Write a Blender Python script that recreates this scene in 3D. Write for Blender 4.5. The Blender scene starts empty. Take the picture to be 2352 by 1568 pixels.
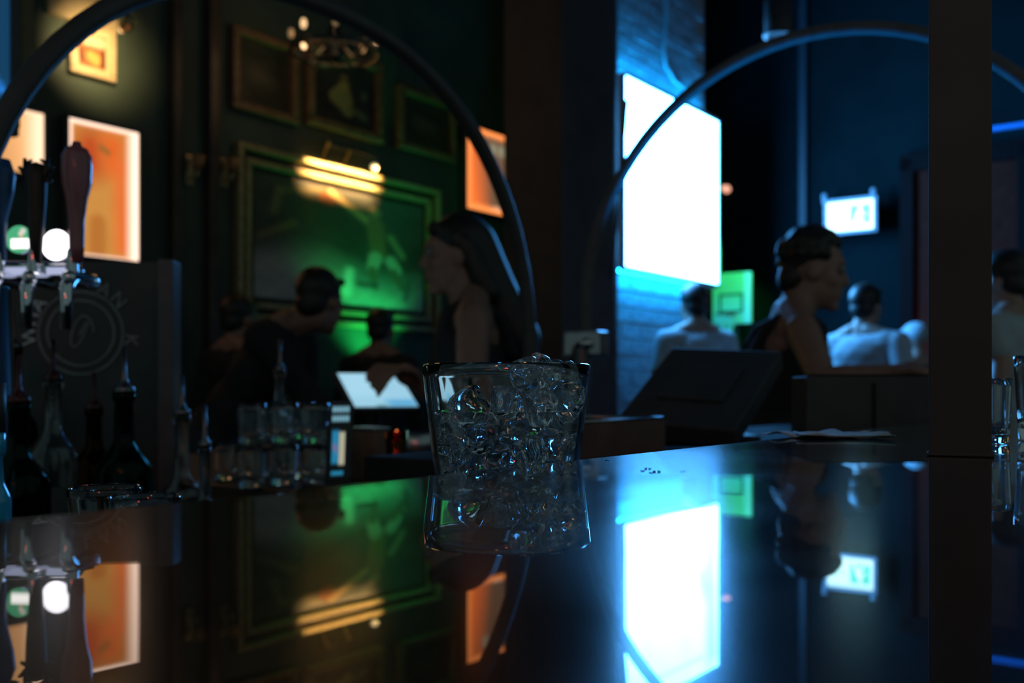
import bpy, bmesh, math, random
import numpy as np
from mathutils import Vector, Matrix, Quaternion
random.seed(7)
rng = np.random.default_rng(5)
C = bpy.context.scene.collection
S = bpy.context.scene

# ------------------------------------------------------------------ camera, world, exposure
F = 2352 * 35.0 / 36.0            # focal length in pixels of the 2352-wide frame
YH = 892.0                        # horizon row of the photograph
ZC = 1.1384                       # the lens lies 4 cm over the bar top
cam_d = bpy.data.cameras.new('camera')
cam_d.lens = 35.0; cam_d.sensor_width = 36.0; cam_d.sensor_fit = 'HORIZONTAL'
cam_d.shift_y = (YH - 784.0) / 2352.0
cam_d.clip_start = 0.01; cam_d.clip_end = 60
cam_d.dof.use_dof = True; cam_d.dof.focus_distance = 0.575; cam_d.dof.aperture_fstop = 8.0
cam = bpy.data.objects.new('camera', cam_d); C.objects.link(cam)
cam.location = (0, 0, ZC); cam.rotation_euler = (math.pi / 2, 0, 0)
S.camera = cam
w = bpy.data.worlds.new('world'); S.world = w; w.use_nodes = True
w.node_tree.nodes['Background'].inputs[0].default_value = (0.6, 0.96, 1.0, 1)
w.node_tree.nodes['Background'].inputs[1].default_value = 0.115
S.view_settings.view_transform = 'Standard'; S.view_settings.look = 'None'
S.view_settings.exposure = 0.0; S.view_settings.gamma = 1.0
S.view_settings.use_curve_mapping = False
S.cycles.max_bounces = 24; S.cycles.transmission_bounces = 24; S.cycles.glossy_bounces = 6
S.cycles.diffuse_bounces = 3; S.cycles.transparent_max_bounces = 16
S.cycles.sample_clamp_indirect = 6.0; S.cycles.caustics_reflective = False; S.cycles.caustics_refractive = False
S.cycles.use_denoising = True

# ------------------------------------------------------------------ room frame: a runs along the bar, b across it
UX, UY = 0.595, 0.804
TH = math.atan2(UY, UX)
def R(a, b, z): return Vector((UX * a - UY * b, UY * a + UX * b, z))
def P(px, py, Y): return Vector(((px - 1176) / F * Y, Y, ZC - (py - YH) / F * Y))
def toab(v): return (UX * v.x + UY * v.y, -UY * v.x + UX * v.y)
def on_b(px, py, b):                       # where the sight line meets the plane b = const -> (a, z)
    dx = (px - 1176) / F; Y = b / (UX - UY * dx); return (UY + UX * dx) * Y, ZC - (py - YH) / F * Y
def on_a(px, py, a):                       # ... the plane a = const -> (b, z)
    dx = (px - 1176) / F; Y = a / (UY + UX * dx); return (UX - UY * dx) * Y, ZC - (py - YH) / F * Y

# ------------------------------------------------------------------ materials
MATS = {}
def mat(name, col, rough=0.5, metal=0.0, spec=0.5, var=0.15, scale=30.0, coat=0.0, coat_rough=0.03, bump=0.0):
    if name in MATS: return MATS[name]
    m = bpy.data.materials.new(name); m.use_nodes = True
    nt = m.node_tree; p = nt.nodes['Principled BSDF']
    p.inputs['Roughness'].default_value = rough; p.inputs['Metallic'].default_value = metal
    p.inputs['Specular IOR Level'].default_value = spec
    p.inputs['Coat Weight'].default_value = coat; p.inputs['Coat Roughness'].default_value = coat_rough
    tc = nt.nodes.new('ShaderNodeTexCoord')
    n = nt.nodes.new('ShaderNodeTexNoise'); n.inputs['Scale'].default_value = scale; n.inputs['Detail'].default_value = 3
    nt.links.new(tc.outputs['Object'], n.inputs['Vector'])
    r = nt.nodes.new('ShaderNodeValToRGB')
    r.color_ramp.elements[0].color = tuple(c * (1 - var) for c in col) + (1,)
    r.color_ramp.elements[1].color = tuple(min(1, c * (1 + var)) for c in col) + (1,)
    r.color_ramp.elements[0].position = 0.3; r.color_ramp.elements[1].position = 0.7
    nt.links.new(n.outputs['Fac'], r.inputs['Fac']); nt.links.new(r.outputs['Color'], p.inputs['Base Color'])
    if bump:
        b = nt.nodes.new('ShaderNodeBump'); b.inputs['Strength'].default_value = bump; b.inputs['Distance'].default_value = 0.01
        nt.links.new(n.outputs['Fac'], b.inputs['Height']); nt.links.new(b.outputs['Normal'], p.inputs['Normal'])
    MATS[name] = m; return m
def glassmat(name, col=(1, 1, 1), ior=1.5, rough=0.0):
    if name in MATS: return MATS[name]
    m = bpy.data.materials.new(name); m.use_nodes = True
    nt = m.node_tree; nt.nodes.remove(nt.nodes['Principled BSDF'])
    g = nt.nodes.new('ShaderNodeBsdfGlass'); g.inputs['Color'].default_value = (*col, 1)
    g.inputs['IOR'].default_value = ior; g.inputs['Roughness'].default_value = rough
    nt.links.new(g.outputs[0], nt.nodes['Material Output'].inputs['Surface'])
    MATS[name] = m; return m
def emit(name, col, strength):
    if name in MATS: return MATS[name]
    m = bpy.data.materials.new(name); m.use_nodes = True
    nt = m.node_tree; p = nt.nodes['Principled BSDF']
    p.inputs['Base Color'].default_value = (*[min(1, c) for c in col], 1)
    p.inputs['Emission Color'].default_value = (*col, 1); p.inputs['Emission Strength'].default_value = strength
    MATS[name] = m; return m
def printmat(name, strength=0.0, rough=0.4):                   # flat print: colour stored on the print's own mesh
    if name in MATS: return MATS[name]
    m = bpy.data.materials.new(name); m.use_nodes = True
    nt = m.node_tree; p = nt.nodes['Principled BSDF']; p.inputs['Roughness'].default_value = rough
    at = nt.nodes.new('ShaderNodeAttribute'); at.attribute_name = 'ink'
    if strength:
        p.inputs['Base Color'].default_value = (0.02, 0.02, 0.02, 1)
        nt.links.new(at.outputs['Color'], p.inputs['Emission Color']); p.inputs['Emission Strength'].default_value = strength
    else:
        nt.links.new(at.outputs['Color'], p.inputs['Base Color'])
    MATS[name] = m; return m

BLACK = mat('black_plastic', (0.05, 0.05, 0.05), 0.5)
RUBBER = mat('black_rubber', (0.02, 0.02, 0.021), 0.85, spec=.15)
DARKMETAL = mat('dark_metal', (0.09, 0.09, 0.095), 0.32, 0.85)
ARCHM = mat('dark_grey_paint', (0.1, 0.1, 0.105), 0.5, 0, 0.3)
CHROME = mat('chrome', (0.75, 0.76, 0.78), 0.1, 1.0, var=0.05)
STEEL = mat('brushed_steel', (0.45, 0.45, 0.46), 0.28, 1.0)
WALLGREEN = mat('green_wall_paint', (0.055, 0.085, 0.065), 0.7, var=0.2, scale=4)
WALLNAVY = mat('navy_wall_paint', (0.005, 0.014, 0.015), 1.0, spec=0.03, var=0.15, scale=3)
WOODDARK = mat('dark_stained_wood', (0.07, 0.042, 0.028), 0.4, var=0.35, scale=14)
GILT = mat('gilt_frame', (0.42, 0.32, 0.15), 0.38, 0.35, var=0.25, scale=40)
FRAMEWOOD = mat('picture_frame_wood', (0.22, 0.12, 0.06), 0.4, var=0.3)
CEIL = mat('dark_ceiling_paint', (0.025, 0.03, 0.034), 0.8)
FLOORM = mat('dark_floor_boards', (0.05, 0.04, 0.035), 0.5, var=0.3, scale=6)
CONC = mat('dark_plaster', (0.07, 0.058, 0.055), 0.75, var=0.2, scale=6)
CLEAR = glassmat('clear_glass', (0.97, 0.985, 0.99), 1.5)
ICE = glassmat('ice', (0.98, 0.99, 1.0), 1.31)
_nt = ICE.node_tree; _n = _nt.nodes.new('ShaderNodeTexNoise'); _n.inputs['Scale'].default_value = 3.2; _n.inputs['Detail'].default_value = 3
_tc = _nt.nodes.new('ShaderNodeTexCoord'); _b = _nt.nodes.new('ShaderNodeBump'); _b.inputs['Strength'].default_value = .03; _b.inputs['Distance'].default_value = .004
_nt.links.new(_tc.outputs['Object'], _n.inputs['Vector']); _nt.links.new(_n.outputs['Fac'], _b.inputs['Height'])
_nt.links.new(_b.outputs['Normal'], [q for q in _nt.nodes if q.type == 'BSDF_GLASS'][0].inputs['Normal'])
WATER = glassmat('water', (0.97, 0.99, 1.0), 1.33)

# ------------------------------------------------------------------ mesh building
class MB:
    def __init__(s): s.v = []; s.f = []
    def add(s, vs, fs):
        o = len(s.v); s.v += [tuple(v) for v in vs]; s.f += [tuple(i + o for i in f) for f in fs]; return s
    def box(s, x0, x1, y0, y1, z0, z1, M=None, bev=0.0):
        b = bmesh.new(); bmesh.ops.create_cube(b, size=1)
        for v in b.verts: v.co = Vector(((x0 + x1) / 2 + v.co.x * (x1 - x0), (y0 + y1) / 2 + v.co.y * (y1 - y0), (z0 + z1) / 2 + v.co.z * (z1 - z0)))
        if bev: bmesh.ops.bevel(b, geom=b.edges[:], offset=bev, segments=2, affect='EDGES', profile=0.6)
        s.bm(b, M); return s
    def bm(s, b, M=None):
        b.verts.ensure_lookup_table(); b.verts.index_update()
        s.add([(M @ v.co) if M else v.co for v in b.verts], [[v.index for v in f.verts] for f in b.faces]); b.free(); return s
    def ell(s, c, r, M=None, sub=2):
        b = bmesh.new(); bmesh.ops.create_icosphere(b, subdivisions=sub, radius=1)
        for v in b.verts:
            v.co = Vector((v.co.x * r[0], v.co.y * r[1], v.co.z * r[2]))
            if M: v.co = M @ v.co
            v.co += Vector(c)
        s.bm(b); return s
    def cap(s, p, q, rp, rq, n=10):                      # tapered limb with round ends
        p = Vector(p); q = Vector(q); d = q - p; L = d.length or 1e-6; d = d / L
        x = d.orthogonal().normalized(); y = d.cross(x); vs = []; rings = []
        for k in range(4):
            t = -math.pi / 2 + (k + 1) * math.pi / 2 / 4; rings.append((p + d * (math.sin(t) * rp), math.cos(t) * rp))
        for k in range(4):
            t = k * math.pi / 2 / 4; rings.append((q + d * (math.sin(t) * rq), math.cos(t) * rq))
        for c, r in rings:
            for i in range(n):
                an = 2 * math.pi * i / n; vs.append(c + x * (math.cos(an) * r) + y * (math.sin(an) * r))
        fs = [(k * n + i, k * n + (i + 1) % n, (k + 1) * n + (i + 1) % n, (k + 1) * n + i) for k in range(len(rings) - 1) for i in range(n)]
        a0 = len(vs); vs += [p - d * rp, q + d * rq]; m = len(rings) - 1
        fs += [(a0, (i + 1) % n, i) for i in range(n)] + [(a0 + 1, m * n + i, m * n + (i + 1) % n) for i in range(n)]
        return s.add(vs, fs)
    def tube(s, pts, r, n=10, closed=False):
        pts = [Vector(p) for p in pts]; N = len(pts); vs = []
        rs = r if isinstance(r, (list, tuple)) else [r] * N
        prev = None
        for i, p in enumerate(pts):
            t = (pts[(i + 1) % N] - pts[i - 1]) if closed else (pts[min(i + 1, N - 1)] - pts[max(i - 1, 0)])
            t.normalize()
            if prev is None: x = t.orthogonal().normalized()
            else: x = (prev - t * prev.dot(t)).normalized()
            prev = x; y = t.cross(x)
            for k in range(n):
                an = 2 * math.pi * k / n; vs.append(p + (x * math.cos(an) + y * math.sin(an)) * rs[i])
        m = N if closed else N - 1
        fs = [(i * n + k, i * n + (k + 1) % n, ((i + 1) % N) * n + (k + 1) % n, ((i + 1) % N) * n + k) for i in range(m) for k in range(n)]
        if not closed: fs += [tuple(range(n - 1, -1, -1)), tuple((N - 1) * n + k for k in range(n))]
        return s.add(vs, fs)
    def lathe(s, prof, n=40, c=(0, 0, 0), M=None):       # profile (r, z); r = 0 closes to a pole
        vs = []; idx = []
        for r, z in prof:
            if r <= 1e-7: idx.append([len(vs)]); vs.append(Vector((0, 0, z)))
            else:
                idx.append(list(range(len(vs), len(vs) + n)))
                vs += [Vector((r * math.cos(2 * math.pi * k / n), r * math.sin(2 * math.pi * k / n), z)) for k in range(n)]
        fs = []
        for A, B in zip(idx[:-1], idx[1:]):
            for k in range(n):
                k2 = (k + 1) % n
                if len(A) == 1 and len(B) == 1: continue
                if len(A) == 1: fs.append((A[0], B[k2], B[k]))
                elif len(B) == 1: fs.append((A[k], A[k2], B[0]))
                else: fs.append((A[k], A[k2], B[k2], B[k]))
        vs = [((M @ v) if M else v) + Vector(c) for v in vs]
        return s.add(vs, fs)
    def prism(s, poly, y0, y1, M=None):                  # polygon in x,z extruded along y
        n = len(poly); vs = [Vector((x, y0, z)) for x, z in poly] + [Vector((x, y1, z)) for x, z in poly]
        fs = [tuple(range(n)), tuple(range(2 * n - 1, n - 1, -1))] + [(i, i + n, (i + 1) % n + n, (i + 1) % n) for i in range(n)]
        return s.add([(M @ v) if M else v for v in vs], fs)
    def build(s, name, m, parent=None, smooth=False, loc=None, rz=0, voxel=0, fix=True):
        me = bpy.data.meshes.new(name); me.from_pydata([tuple(v) for v in s.v], [], s.f)
        if fix:
            b = bmesh.new(); b.from_mesh(me); bmesh.ops.recalc_face_normals(b, faces=b.faces); b.to_mesh(me); b.free()
        me.materials.append(m)
        if smooth: me.polygons.foreach_set('use_smooth', [True] * len(me.polygons))
        o = bpy.data.objects.new(name, me); C.objects.link(o)
        if parent: o.parent = parent
        if loc is not None: o.location = loc
        o.rotation_euler = (0, 0, rz)
        if voxel:
            r = o.modifiers.new('union', 'REMESH'); r.mode = 'VOXEL'; r.voxel_size = voxel; r.use_smooth_shade = True
            sm = o.modifiers.new('soften', 'SMOOTH'); sm.factor = 0.5; sm.iterations = 3
        return o
def tag(o, label, cat, group=None):
    o['label'] = label; o['category'] = cat
    if group: o['group'] = group
    return o
def thing(name, label, cat, loc=(0, 0, 0), rz=0.0, group=None):
    o = bpy.data.objects.new(name, None); C.objects.link(o); o.empty_display_size = 0.05
    o.location = loc; o.rotation_euler = (0, 0, rz); return tag(o, label, cat, group)
def struct(mb, name, m, parent=None, **k):
    o = mb.build(name, m, parent, **k); o['kind'] = 'structure'; return o
def dup(root, loc, rz=None, label=None):
    r = root.copy(); C.objects.link(r); r.location = loc
    if rz is not None: r.rotation_euler = (0, 0, rz)
    if label: r['label'] = label
    for ch in list(root.children):
        c = ch.copy(); C.objects.link(c); c.parent = r
        for g in list(ch.children):
            d = g.copy(); C.objects.link(d); d.parent = c
    return r
def lamp(name, kind, loc, col, power, parent=None, size=0.03, aim=None, angle=60, blend=0.6):
    l = bpy.data.lights.new(name, kind); l.color = col; l.energy = power
    if kind == 'SPOT': l.spot_size = math.radians(angle); l.spot_blend = blend; l.shadow_soft_size = size
    elif kind == 'POINT': l.shadow_soft_size = size
    elif kind == 'AREA': l.size = size
    o = bpy.data.objects.new(name, l); C.objects.link(o); o.location = loc
    if aim is not None: o.rotation_euler = (Vector(aim) - Vector(loc)).to_track_quat('-Z', 'Y').to_euler()
    return o
def sheet(name, m, parent, wd, ht, fn, nx=90, ny=70, M=None):   # flat print, x across, z up, faces -y; colour by fn(u, v)
    u, v = np.meshgrid(np.linspace(0, 1, nx), np.linspace(0, 1, ny))
    col = fn(u, v); vs = [Vector(((x - .5) * wd, 0, (y - .5) * ht)) for x, y in zip(u.ravel(), v.ravel())]
    if M: vs = [M @ p for p in vs]
    me = bpy.data.meshes.new(name)
    me.from_pydata([tuple(p) for p in vs], [], [(j * nx + i, j * nx + i + 1, (j + 1) * nx + i + 1, (j + 1) * nx + i) for j in range(ny - 1) for i in range(nx - 1)])
    at = me.color_attributes.new('ink', 'FLOAT_COLOR', 'POINT')
    at.data.foreach_set('color', np.concatenate([col.reshape(-1, 3), np.ones((nx * ny, 1))], 1).astype(np.float32).ravel())
    me.materials.append(m); o = bpy.data.objects.new(name, me); C.objects.link(o)
    if parent: o.parent = parent
    return o
def base(u, c): return np.ones(u.shape + (3,)) * np.array(c)
def stroke(img, u, v, p, q, r0, r1, c, soft=0.02, asp=1.0):
    pu, pv = p; du, dv = (q[0] - pu), (q[1] - pv); L2 = (du * asp) ** 2 + dv ** 2 + 1e-9
    t = np.clip((((u - pu) * asp) * du * asp + (v - pv) * dv) / L2, 0, 1)
    d = np.sqrt(((u - pu - t * du) * asp) ** 2 + (v - pv - t * dv) ** 2) - (r0 + (r1 - r0) * t)
    k = np.clip(0.5 - d / soft, 0, 1)[..., None]
    return img * (1 - k) + np.array(c) * k
def rect(img, u, v, u0, u1, v0, v1, c, soft=0.01):
    k = np.clip(0.5 + np.minimum(np.minimum(u - u0, u1 - u), np.minimum(v - v0, v1 - v)) / soft, 0, 1)[..., None]
    return img * (1 - k) + np.array(c) * k
def cloudy(u, v, n=6, seed=0, f=5):
    g = np.random.default_rng(seed); o = 0 * u
    for k in range(n):
        a, b2, p1 = g.normal(0, f), g.normal(0, f), g.uniform(0, 6.3); o = o + np.sin(a * u + b2 * v + p1)
    return o / n

# ------------------------------------------------------------------ the setting
struct(MB().box(-2, 8.2, -3, 4.3, -0.1, 0), 'floor', FLOORM, loc=(0, 0, 0), rz=TH)
struct(MB().box(-1.0, 8.2, -1.0, 4.3, 4.2, 4.3), 'ceiling', CEIL, rz=TH)
WB = 4.0
wl = struct(MB().box(-1.0, 8.2, WB, WB + 0.15, 0, 4.2), 'wall_left', WALLGREEN, rz=TH)
def trim(n, x0, x1, d=0.05, z0=0.0, z1=4.2, m=WOODDARK):
    a0, _ = on_b(x0, 400, WB); a1, _ = on_b(x1, 400, WB)
    struct(MB().box(a0, a1, WB - d, WB, z0, z1, bev=0.008), 'trim_%d' % n, m, rz=TH)
trim(1, 384, 404); trim(2, 468, 492)
struct(MB().box(-1, 7.0, WB - 0.14, WB, 1.02, 1.07, bev=0.01), 'trim_3', WOODDARK, rz=TH)      # ledge over the wainscot
struct(MB().box(-1, 7.0, WB - 0.03, WB, 0.0, 0.16, bev=0.006), 'baseboard_left', WOODDARK, rz=TH)
beige = mat('beige_panel', (0.42, 0.34, 0.2), 0.6, var=0.1, scale=120)
a0, z1 = on_b(104, -80, WB); a1, z0 = on_b(262, 60, WB)
struct(MB().box(a0, a1, WB - 0.03, WB, z0 - 0.04, z1), 'trim_4', beige, rz=TH)
a0, z1 = on_b(44, -60, WB); a1, z0 = on_b(72, 240, WB)
struct(MB().box(a0, a1, WB - 0.02, WB, z0, z1), 'trim_5', mat('olive_panel', (0.16, 0.14, 0.08), 0.6), rz=TH)

AB = 7.04
wk = struct(MB().box(AB, AB + 0.15, -3, 4.0, 0, 4.2), 'wall_back', WALLNAVY, rz=TH)
bA, _ = on_a(1848, 300, AB)
struct(MB().box(AB - 0.05, AB, bA - 0.03, bA + 0.03, 0, 4.2, bev=0.008), 'trim_6', mat('navy_trim', (0.03, 0.04, 0.05), 0.5), rz=TH)
b1, _ = on_a(2072, 400, AB); b0, _ = on_a(2150, 400, AB)
DOORW = mat('red_brown_door_paint', (0.06, 0.014, 0.009), 0.9, spec=.03, var=0.2)
d = struct(MB().box(AB - 0.03, AB, b0 - 0.55, b1, 0.0, 2.6), 'door_1', DOORW, rz=TH)
for y0, y1, z0, z1 in ((b1 - 0.09, b1, 0, 2.7), (b0 - 0.6, b0 - 0.5, 0, 2.7), (b0 - 0.6, b1, 2.6, 2.72)):
    MB().box(AB - 0.07, AB - 0.0301, y0, y1, z0, z1, bev=0.008).build('door_frame', mat('door_frame_paint', (0.012, 0.008, 0.008), 0.9, spec=.03), d)
lamp('door_lamp', 'POINT', R(AB - 0.35, b1 - 0.3, 1.25), (1, 0.12, 0.06), 1.5, size=0.05)

# brick wall that carries the light box
BW = 3.0
aL, aR = 5.02, on_b(1621, 300, BW)[0]
brickm = mat('blue_grey_brick', (0.3, 0.31, 0.33), 0.75, var=0.3, scale=25, bump=0.3)
mortar = mat('mortar', (0.42, 0.43, 0.45), 0.9)
wb = struct(MB().box(aL, aR, BW + 0.012, BW + 0.22, 0, 4.2), 'wall_right', mortar, rz=TH)
bl, bh, jt = 0.235, 0.082, 0.014
bme = MB().box(-bl / 2, bl / 2, 0, 0.03, -bh / 2, bh / 2, bev=0.004).build('brick', brickm, wb)
bme.location = (aL + bl / 2, BW - 0.004, 1.0)
half = MB().box(-bl / 4 + jt / 4, bl / 4 - jt / 4, 0, 0.03, -bh / 2, bh / 2, bev=0.004).build('brick', brickm, wb)
half.location = (aL + bl / 4 - jt / 4, BW - 0.004, 1.0 + bh + jt)
row = 0
zz = 1.0
while zz < 4.15:
    x = aL + (0 if row % 2 == 0 else bl / 2 + jt / 2)
    if row % 2 and not row == 1:
        c = half.copy(); C.objects.link(c); c.location = (aL + bl / 4 - jt / 4, BW - 0.004 + random.uniform(-.003, .003), zz)
    while x + bl <= aR + 0.001:
        if not (row == 0 and x == aL):
            c = bme.copy(); C.objects.link(c); c.location = (x + bl / 2, BW - 0.004 + random.uniform(-.004, .003), zz)
            c.rotation_euler = (0, 0, random.uniform(-.006, .006))
        x += bl + jt
    zz += bh + jt; row += 1
# dark pier in front of it
a0 = 3.936; a1 = 4.68; rc = 0.30; bf = 2.62; bk = 2.96
pl = [(a0, bk), (a0, bf)] + [(a1 - rc + rc * math.sin(k * math.pi / 24), bf + rc - rc * math.cos(k * math.pi / 24)) for k in range(13)] + [(a1, bk)]
n = len(pl); mbp = MB()
mbp.add([(x, y, 0) for x, y in pl] + [(x, y, 4.2) for x, y in pl], [tuple(range(n - 1, -1, -1)), tuple(range(n, 2 * n))] + [(i, (i + 1) % n, (i + 1) % n + n, i + n) for i in range(n)])
o = struct(mbp, 'pillar', CONC, rz=TH)
for p_ in o.data.polygons:
    if len(p_.vertices) == 4 and p_.normal.x > .02 and p_.normal.y < -.02: p_.use_smooth = True

# ------------------------------------------------------------------ light box
LB = 2.86
lbc = (0.05, 0.33, 1.0)
aR_, zT = on_b(1650, 277, LB); _, zB = on_b(1650, 657, LB); aL_ = on_b(1432, 300, LB)[0]
t = thing('light_box', 'big glowing blue-white light box hung on the brick wall', 'light box', R((aL_ + aR_) / 2, BW, (zT + zB) / 2), TH)
W2, H2 = (aR_ - aL_) / 2, (zT - zB) / 2
MB().box(-W2, W2, -(BW - LB) + 0.012, -0.002, -H2, H2, bev=0.006).build('casing', mat('grey_box_casing', (0.2, 0.22, 0.24), 0.4), t)
for sz in (-1, 1): MB().box(-W2 + .03, W2 - .03, -(BW - LB) + 0.03, -0.02, sz * H2 - .001, sz * H2 + .004).build('edge_light', emit('glowing_box_edge', (0.004, 0.3, 0.85), 40), t)
def lbf(u, v):
    i = base(u, (0.075, 0.4, 1.0)) * (1 + 0.12 * cloudy(u, v, 7, 3, 9))[..., None]
    i = stroke(i, u, v, (0.9, 0.08), (0.92, 0.9), 0.03, 0.06, (0.03, 0.2, 0.6), 0.12)
    i = stroke(i, u, v, (0.82, 0.42), (0.86, 0.5), 0.05, 0.05, (0.03, 0.22, 0.65), 0.12)
    i = stroke(i, u, v, (0.15, 0.9), (0.8, 0.9), 0.01, 0.01, (0.04, 0.25, 0.75), 0.03)
    return i
sheet('glowing_panel', printmat('light_box_glow', 40.0), t, 2 * W2 - 0.02, 2 * H2 - 0.02, lbf, 60, 50, Matrix.Translation((0, -(BW - LB), 0)))
for sx in (-1, 1): MB().box(sx * W2 - 0.012, sx * W2 + 0.012, -(BW - LB) - 0.008, -(BW - LB) + 0.03, -H2, H2).build('frame_rail', mat('pale_box_casing', (0.5, 0.55, 0.6)), t)
for sz in (-1, 1): MB().box(-W2 + 0.0125, W2 - 0.0125, -(BW - LB) - 0.008, -(BW - LB) + 0.03, sz * H2 - 0.012, sz * H2 + 0.012).build('frame_rail', mat('pale_box_casing', (0.5, 0.55, 0.6)), t)
# conduit on the bricks
pts = [R(*(on_b(x, y, BW - 0.03)[0], BW - 0.03, on_b(x, y, BW - 0.03)[1])) for x, y in ((1532, -60), (1532, 0), (1530, 60), (1524, 110), (1528, 150), (1548, 185), (1575, 205))]
tag(MB().tube(pts, 0.012).build('conduit', mat('grey_conduit', (0.35, 0.36, 0.38), 0.4), smooth=True), 'bent grey conduit pipe on the bricks above the light box', 'pipe')
pts = [R(on_b(x, y, 2.58)[0], 2.58, on_b(x, y, 2.58)[1]) for x, y in ((1440, 230), (1432, 330), (1424, 450), (1412, 560), (1404, 640))]
tag(MB().tube(pts, 0.009).build('hanging_cable', BLACK, smooth=True), 'thin dark cable hanging down the pillar beside the light box', 'cable')

# ------------------------------------------------------------------ exit sign
AX = 6.86
bl_, zt = on_a(1897, 463, AX); br_, zt2 = on_a(2010, 452, AX); _, zb2 = on_a(2010, 527, AX)
EW, EH = (bl_ - br_), (zt2 - zb2)
t = thing('exit_sign', 'lit white exit sign with pale green running figure on back wall', 'sign', R(AX, (bl_ + br_) / 2, (zt2 + zb2) / 2), TH - math.pi / 2)
casem = mat('sign_casing', (0.35, 0.4, 0.45), 0.4)
MB().box(-EW / 2, EW / 2, 0.004, 0.06, -EH / 2, EH / 2, bev=0.006).build('casing', casem, t)
def exf(u, v):
    i = base(u, (0.55, 0.95, 0.93))
    g = (0.06, 0.6, 0.45)
    i = rect(i, u, v, 0.5, 0.93, 0.2, 0.85, g, 0.02); wcol = (0.7, 1, 0.97)
    i = stroke(i, u, v, (0.72, 0.75), (0.72, 0.75), 0.06, 0.06, wcol, 0.02, 1.4)
    i = stroke(i, u, v, (0.7, 0.62), (0.66, 0.45), 0.07, 0.07, wcol, 0.02, 1.4)
    i = stroke(i, u, v, (0.7, 0.6), (0.82, 0.5), 0.03, 0.03, wcol, 0.02, 1.4)
    i = stroke(i, u, v, (0.66, 0.42), (0.78, 0.3), 0.04, 0.04, wcol, 0.02, 1.4)
    i = stroke(i, u, v, (0.66, 0.42), (0.58, 0.25), 0.04, 0.04, wcol, 0.02, 1.4)
    i = stroke(i, u, v, (0.1, 0.52), (0.38, 0.52), 0.03, 0.03, (0.3, 0.8, 0.7), 0.03, 1.4)
    i = stroke(i, u, v, (0.1, 0.52), (0.2, 0.68), 0.03, 0.03, (0.3, 0.8, 0.7), 0.03, 1.4)
    i = stroke(i, u, v, (0.1, 0.52), (0.2, 0.36), 0.03, 0.03, (0.3, 0.8, 0.7), 0.03, 1.4)
    return i
sheet('sign_face', printmat('exit_glow', 3.2), t, EW - 0.02, EH - 0.02, exf, 60, 40, Matrix.Translation((0, 0.0, 0)))
for x0, x1, z0, z1 in ((-EW / 2, EW / 2, EH / 2 - .01, EH / 2 + .012), (-EW / 2, EW / 2, -EH / 2 - .012, -EH / 2 + .01), (-EW / 2 - .012, -EW / 2 + .01, -EH / 2 - .012, EH / 2 + .012), (EW / 2 - .01, EW / 2 + .012, -EH / 2 - .012, EH / 2 + .012)):
    MB().box(x0, x1, -0.008, 0.02, z0, z1).build('frame_rail', casem, t)
for sx in (-1, 1): MB().cap((sx * EW / 2 - .02, 0.03, EH / 2), (sx * EW / 2 - .02, 0.03, EH / 2 + 0.05), 0.014, 0.02).build('bracket', casem, t)
MB().box(-0.05, 0.05, 0.05, AB - AX, -0.05, 0.05).build('wall_mount', casem, t)

# ------------------------------------------------------------------ basketball backboard, green lit
AG = 6.55
bl_, _ = on_a(1636, 640, AG); br_, zt = on_a(1724, 623, AG); _, zb = on_a(1724, 742, AG)
GW, GH = bl_ - br_, zt - zb
gx = R(AG, (bl_ + br_) / 2, 0)
t = thing('basketball_backboard', 'small green-lit basketball backboard on a post beside the light box', 'basketball hoop', gx, TH - math.pi / 2)
zc_ = (zt + zb) / 2
wm = mat('white_backboard', (0.75, 0.78, 0.75), 0.5, var=0.05)
MB().box(-GW / 2, GW / 2, 0, 0.03, zc_ - GH / 2, zc_ + GH / 2, bev=0.006).build('board', wm, t)
dk = mat('dark_board_paint', (0.05, 0.12, 0.06), 0.5)
sq = MB()
for x0, x1, z0, z1 in ((-.09, .09, .02, .035), (-.09, .09, -.1, -.085), (-.09, -.075, -.085, .02), (.075, .09, -.085, .02)): sq.box(x0, x1, -0.004, 0.001, zc_ + z0, zc_ + z1)
sq.build('target_square', dk, t)
rim = MB().tube([(0.07 * math.cos(k * math.pi / 12), -0.085 + 0.07 * math.sin(k * math.pi / 12), zc_ - 0.115) for k in range(24)], 0.006, 8, True).box(-.02, .02, -0.02, 0.0, zc_ - .13, zc_ - .1)
rim.build('rim', mat('rim_red', (0.35, 0.07, 0.03), 0.4), t)
net = MB()
for k in range(12):
    a = k * math.pi / 6
    for s in (-1, 1):
        net.tube([(0.07 * math.cos(a), -0.085 + 0.07 * math.sin(a), zc_ - 0.12), (0.055 * math.cos(a + s * .26), -0.085 + 0.055 * math.sin(a + s * .26), zc_ - 0.18), (0.042 * math.cos(a), -0.085 + 0.042 * math.sin(a), zc_ - 0.24)], 0.0025, 4)
net.build('net', wm, t)
MB().box(-0.03, 0.03, 0.031, 0.09, 0, zc_ + 0.05).box(-0.2, 0.2, -0.1, 0.25, 0, 0.06).build('post', BLACK, t)
lamp('green_board_lamp', 'SPOT', R(AG - 0.55, (bl_ + br_) / 2 - 0.5, zt + 0.35), (0.03, 1.0, 0.22), 40, size=0.04, aim=R(AG, (bl_ + br_) / 2, zc_), angle=50)
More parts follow.
